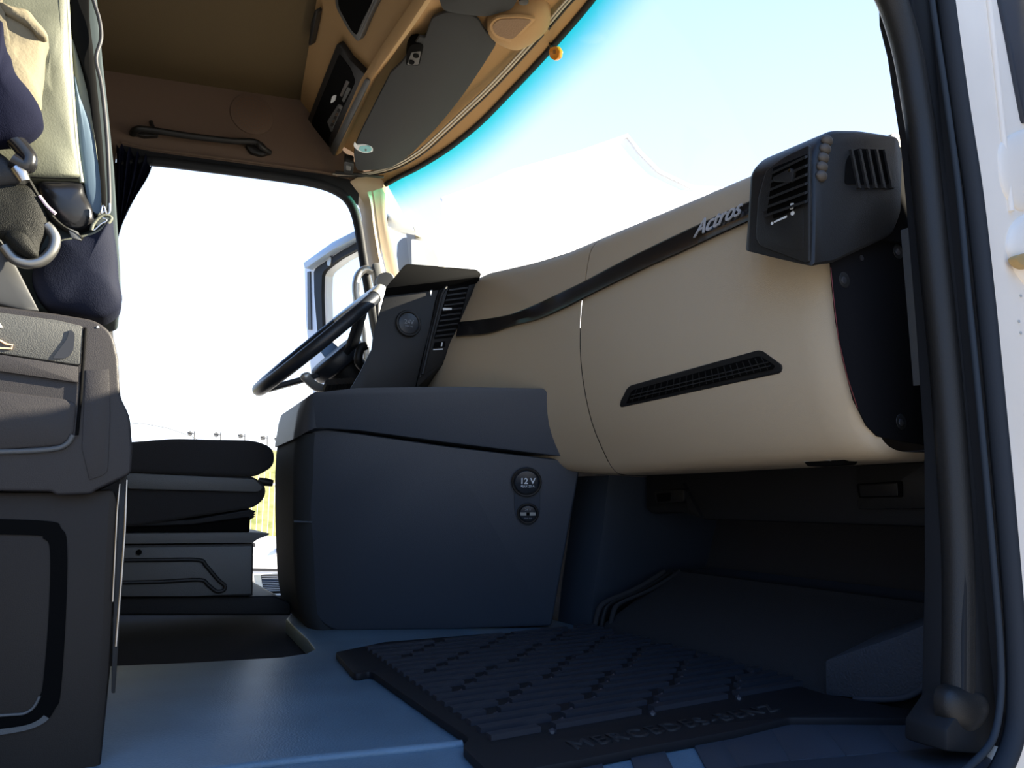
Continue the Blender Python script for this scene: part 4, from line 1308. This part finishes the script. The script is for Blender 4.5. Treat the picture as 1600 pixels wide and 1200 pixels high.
# jacket hanging at the top left
jk = thing('hanging_jacket', 'cream and navy cloth jacket hanging over the seat back', 'jacket', at(30, 110, shift(SB, .05)))
JP = shift(SB, .05)
puff('cream_cloth', JP, [(-60, -60), (-10, -60), (2, 2), (22, 12), (44, 18), (58, 34), (75, 56), (70, 80), (68, 110), (64, 140), (60, 164), (20, 180), (-60, 160)], .022, CREAM, jk, cpt=(20, 90), back=.02, noise=.002, rings=10)
puff('fold', shift(JP, .018), [(0, 4), (20, 12), (46, 22), (56, 32), (74, 56), (60, 58), (45, 44), (24, 32), (6, 20)], .007, CREAM, jk)
puff('fold_lining', shift(JP, .020), [(34, 24), (44, 22), (52, 32), (56, 44), (46, 40)], .002, mat('grey_lining', (.25, .27, .26), .8), jk)  # small grey patch inside the fold
puff('navy_cloth', JP, [(-60, 60), (0, 22), (10, 62), (22, 92), (30, 118), (46, 142), (60, 164), (67, 186), (60, 202), (40, 216), (10, 222), (-60, 210)], .022, NAVY, jk, cpt=(0, 150), back=.02, noise=.001, rings=10, off=.010)

# ================================================================ DRIVER'S DOOR, OPEN
HX = Vector((-1.15, .83, 0))
dd = Vector((-math.cos(math.radians(9)), -math.sin(math.radians(9)), 0))
DP = (HX, Vector((dd.y, -dd.x, 0)))
do = thing('driver_door', 'open far-side cab door with a window and pale frame beyond the steering wheel', 'door', HX + Vector((0, 0, .2)))
tn = (-DP[1] if DP[1].dot(CAM - HX) > 0 else DP[1]) * .05
outer = [(476, 412, 3), (520, 380), (560, 360), (590, 345), (592, 348), (592, 640), (492, 640), (484, 560), (478, 500)]
inner = [(503, 425, 8), (530, 404), (562, 387), (585, 376), (585, 560), (520, 560), (504, 520), (502, 460)]
def ringslab(name, pl, o_, i_, vec, mt, parent):
    # frame = outer outline with a window hole, built as quads strips by angle
    def param(P, n=72):
        Q = [Vector(p[:2]) for p in rp(P)]
        c = Vector((545, 480))
        res = []
        for k in range(n):
            a = 2 * math.pi * k / n
            d = Vector((math.cos(a), math.sin(a)))
            best = 0
            for j in range(len(Q)):
                p, q = Q[j], Q[(j + 1) % len(Q)]
                e = q - p
                den = d.x * e.y - d.y * e.x
                if abs(den) < 1e-9:
                    continue
                w = p - c
                t = (w.x * e.y - w.y * e.x) / den
                s_ = (w.x * d.y - w.y * d.x) / den
                if t > 0 and -1e-6 <= s_ <= 1 + 1e-6:
                    best = max(best, t)
            res.append(c + d * best)
        return res
    O, I = param(o_), param(i_)
    bm = bmesh.new()
    n = len(O)
    vec = Vector(vec)
    A = [bm.verts.new(at(p.x, p.y, pl)) for p in O]
    B = [bm.verts.new(at(p.x, p.y, pl)) for p in I]
    A2 = [bm.verts.new(v.co + vec) for v in A]
    B2 = [bm.verts.new(v.co + vec) for v in B]
    for k in range(n):
        j = (k + 1) % n
        bm.faces.new((A[k], A[j], B[j], B[k]))
        bm.faces.new((A2[k], B2[k], B2[j], A2[j]))
        bm.faces.new((A[k], A2[k], A2[j], A[j]))
        bm.faces.new((B[k], B[j], B2[j], B2[k]))
    return link(name, bm, mt, parent)
ringslab('door_frame', DP, outer, inner, tn, WHITEC, do)
ringslab('window_gasket', shift(DP, .004), [(490, 421, 6), (530, 394), (562, 376), (588, 364), (588, 565), (512, 565), (496, 520), (491, 460)], inner, tn * .3, FRAMEM, do)
tslab('window_glass', shift(DP, -.02), [(500, 424), (586, 374), (586, 562), (516, 562), (500, 500)], .004, GLASS, do)
tslab('rain_deflector', shift(DP, .03), [(474, 411, 2), (520, 378), (562, 357), (562, 368), (520, 390), (476, 420, 2)], .03, mat('pale_blue_paint', (.45, .55, .65), .3), do, b=.003)
tslab('door_panel', shift(DP, 0), [(500, 566), (590, 566), (590, 640), (590, 800), (510, 800), (494, 640)], .05, WHITEC, do, b=.005)
tslab('latch_strip', shift(DP, .006), [(480, 425), (484, 424), (486, 515), (481, 515)], .01, GREYP, do)
disc('sensor', at(514, 408, shift(DP, .008)), shift(DP, 0)[1], .02, .01, SATIN, do)

# exterior mirror seen through the windshield
mi = thing('exterior_mirror', 'cream exterior mirror housing on a boxy arm seen through the windshield', 'mirror', at(660, 400, Y(1.15)))
MP = plane3((-1.25, 1.1, 1.4), (-1.55, 1.22, 1.4), (-1.25, 1.1, 1.0))
MP = Y(1.16)
tslab('mirror_arm', MP, [(560, 326), (598, 332), (628, 338), (647, 349, 3), (653, 358, 3), (652, 368, 3), (640, 366), (598, 350), (560, 340)], .06, mat('cream_paint', (.72, .68, .55), .4), mi, b=.006, vec=(-.05, .06, .0))
tube('mirror_stay', [at(600, 340, Y(1.17)), at(575, 330, X(-1.16)) + Vector((0, .03, 0)), at(575, 330, X(-1.13))], .02, MATS['cream_paint'], mi)
tslab('arm_panel', shift(MP, .003), [(618, 346), (645, 353, 3), (648, 363, 3), (619, 356)], .004, MATS['cream_paint'], mi, b=.001)
tslab('mirror_bracket', MP, [(634, 364), (648, 366), (650, 420), (640, 420)], .04, GREYP, mi, b=.004)
tslab('mirror_housing', shift(MP, .01), [(642, 373, 4), (655, 375, 8), (676, 388, 14), (684, 400, 10), (687, 440), (644, 440)], .09, MATS['cream_paint'], mi, b=.014, seg=4, vec=(-.05, .09, 0))
tslab('inner_housing', shift(MP, -.01), [(620, 378, 8), (630, 370, 6), (638, 372), (640, 420), (622, 425), (619, 400)], .06, GREYP, mi, b=.008)

# ================================================================ OUTSIDE
bm = bmesh.new()
add_prism(bm, [(-60, -60, -1.3), (40, -60, -1.3), (40, 90, -1.3), (-60, 90, -1.3)], (0, 0, -.1))
o = link('ground', bm, GROUND)
struct(o)
# grassy bank
bm = bmesh.new()
NY, NX = 60, 14
vs = []
for i in range(NX):
    row = []
    for j in range(NY):
        t = i / (NX - 1)
        x = -15.5 - 6 * t
        y = -8 + 30 * j / (NY - 1)
        htop = 1.66 + 1.3 - (.12 * max(0, y - 4.1)) - .05 * max(0, 3.8 - y) + .02 * math.sin(y * 7)
        z = -1.3 + htop * min(1, t * 1.25) ** .8 + .06 * math.sin(x * 3 + y * 5) * t
        row.append(bm.verts.new((x, y, z)))
    vs.append(row)
for i in range(NX - 1):
    for j in range(NY - 1):
        bm.faces.new((vs[i][j], vs[i][j + 1], vs[i + 1][j + 1], vs[i + 1][j]))
o = link('grassy_bank', bm, GRASS, smooth=60)
tag(o, 'sunlit yellow-green grassy bank behind the white fence', 'bank')
o['kind'] = 'structure'
del o['category']
# palisade fence
fe = thing('palisade_fence', 'white upright-bar metal fence in front of the grassy bank', 'fence', (-15, 4, -1.3))
FX = -15.0
for k in range(82):
    y = -.5 + k * .115
    bm = bmesh.new()
    big = (k % 14 == 0)
    add_box(bm, (FX, y, -.25), (.05 if big else .02, .04 if big else .012, 2.1))
    link('fence_post' if big else 'fence_bar', bm, mat('fence_paint', (.75, .76, .7), .5), fe, 0)
for z in (.55, -.9):
    box('fence_rail', (FX + .03, 4.1, z), (.03, 9.4, .04), MATS['fence_paint'], fe)
# row of pennant poles beyond the bank
for k, (x, y) in enumerate(((304, 684), (345, 686), (383, 688), (418, 691), (440, 693))):
    PLN = X(-24)
    f = thing('flag_pole', '', 'flag pole', at(x, y + 14, PLN), group='small dark flag poles above the grassy bank')
    f['label'] = ('leftmost of the five thin dark sign poles on the skyline', 'second from left of the five thin dark sign poles on the skyline', 'middle one of the five thin dark sign poles on the skyline', 'fourth from left of the five thin dark sign poles on the skyline', 'rightmost of the five thin dark sign poles, nearest the storage box')[k]
    h0 = at(x, y + 14, PLN)
    tube('pole', [Vector((h0.x, h0.y, -1.32)), at(x, y - 10, PLN)], .018, mat('flag_grey', (.10, .10, .10), .7), f, n=6)
    tslab('sign', PLN, [(x - 11, y - 8), (x - 7, y - 11), (x - 3, y - 8), (x - 4, y - 4), (x - 7, y - 3), (x - 10, y - 4)], .03, MATS['flag_grey'], f)
    tube('arm', [at(x - 11, y - 9, PLN), at(x, y - 6, PLN)], .014, MATS['flag_grey'], f, n=6)
ow = thing('overhead_wire', 'thin dark wire sagging against the white sky at far left', 'wire', (-20, -.4, -1.3))
tube('wire', [at(150, 652, X(-20)), at(195, 660, X(-20)), at(230, 663, X(-20)), at(262, 669, X(-20)), at(300, 682, X(-20)), at(330, 700, X(-20))], .008, MATS['flag_grey'], ow, n=6)
pw = at(150, 650, X(-20))
tube('pole', [Vector((pw.x, pw.y, -1.32)), pw], .08, MATS['flag_grey'], ow, n=8)

# white car parked outside, hood towards the right
cx = -11.0
ca = thing('white_car', 'white car parked outside beyond the far doorway showing its bonnet', 'car', (cx - .85, 1.2, -1.3))
prof = [(-1.6, -.75), (-1.55, -.35), (-1.3, -.05), (-.6, .12), (.4, .12), (1.35, -.34), (2.6, -.43), (3.9, -.56), (4.3, -.72), (4.3, -1.0), (3.9, -1.02), (-1.3, -1.02)]
secs = []
for i, (x, s_, dz) in enumerate(((cx + .02, .97, -.12), (cx, 1, -.10), (cx - .12, 1, -.01), (cx - .6, 1, .05), (cx - 1.1, 1, .05), (cx - 1.58, 1, -.01), (cx - 1.7, .97, -.1))):
    secs.append([(x, y * s_, z + (dz if z > -.7 else 0)) for y, z in prof])
loft('body', secs, WHITEC, ca, closed=True, smooth=40)
DK = mat('car_dark', (.02, .02, .022), .3)
box('side_window', (cx - .0, .1, -.08), (.06, 1.6, .22), DK, ca, b=.01)
tslab('windscreen', X(cx), [(360, 845), (392, 845), (400, 850), (396, 866), (360, 866)], .02, DK, ca)
tslab('side_repeater', X(cx + .03), [(451, 877), (458.5, 877), (458.5, 882), (451, 882)], .03, AMBER, ca)
tslab('sill_strip', X(cx + .04), [(380, 888), (480, 889), (480, 893), (380, 892)], .03, DK, ca)
tube('wiper', cat([at(433, 861, X(cx + .03)), at(440, 856, X(cx + .03)), at(452, 853, X(cx + .03)), at(470, 852, X(cx + .03))], 3), .035, DK, ca, n=6)
for y in (-.7, 3.75):
    bm = bmesh.new()
    add_disc(bm, (cx + .03, y, -1.0), (1, 0, 0), .30, .2, 28)
    bmesh.ops.recalc_face_normals(bm, faces=bm.faces)
    bev(bm, .03)
    w_ = link('wheel', bm, RUBBER, ca)
    disc('hubcap', (cx + .035, y, -1.0), (1, 0, 0), .19, .02, SATIN, w_, b=.005)
# terracotta-coloured sill step strip right outside the doorway
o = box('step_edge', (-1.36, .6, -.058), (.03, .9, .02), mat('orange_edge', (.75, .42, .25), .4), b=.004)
tag(o, 'thin orange-tinted step edge outside the far doorway', 'step')

# pale gabled hall ahead of the truck
HP = X(-32)
ha = thing('white_hall', 'large white gabled building ahead seen through the windshield', 'building', (-34, 30, -1.3))
hz = [(690, 312), (740, 294), (800, 268), (900, 240), (980, 212), (1000, 238), (1030, 268), (1080, 292), (1200, 300), (1330, 320), (1330, 812), (690, 812)]
tslab('facade', HP, hz, 8, WALLW, ha, vec=(-7.3, 3.6, 0))
tube('roof_edge', tr(shift(HP, .1), hz[:9]), .12, WALLW, ha, n=6)

# passenger door, swung open, added unseen beyond the right edge to shade the painted pillar
pdr = thing('passenger_door', 'open near-side cab door added out of view to shade the door pillar', 'door', (1.4, 1.14, -.3))
DY = 1.12


def yzframe(name, O, I, mt, parent):
    bm = bmesh.new()
    A = [bm.verts.new(p) for p in O]
    B = [bm.verts.new(p) for p in I]
    A2 = [bm.verts.new(Vector(p) + Vector((0, .06, 0))) for p in O]
    B2 = [bm.verts.new(Vector(p) + Vector((0, .06, 0))) for p in I]
    n = len(A)
    for k in range(n):
        j = (k + 1) % n
        bm.faces.new((A[k], A[j], B[j], B[k]))
        bm.faces.new((A2[k], B2[k], B2[j], A2[j]))
        bm.faces.new((A[k], A2[k], A2[j], A[j]))
        bm.faces.new((B[k], B[j], B2[j], B2[k]))
    return link(name, bm, mt, parent)


yzframe('door_frame', [(.965, DY, -.35), (2.0, DY, -.35), (2.0, DY, 1.45), (.975, DY, 1.6)], [(1.09, DY, 1.02), (1.93, DY, 1.02), (1.93, DY, 1.39), (1.10, DY, 1.52)], WHITEC, pdr)
box('trim_panel', (1.50, DY - .015, .32), (.90, .03, 1.24), BLKR, pdr, b=.01)
slab('window_glass', [(1.07, DY + .03, 1.0), (1.95, DY + .03, 1.0), (1.95, DY + .03, 1.41), (1.08, DY + .03, 1.54)], (0, .004, 0), GLASS, pdr)
tube('pull_handle', [(1.3, DY - .03, .5), (1.3, DY - .07, .55), (1.3, DY - .07, .8), (1.3, DY - .03, .85)], .015, BLK, pdr)
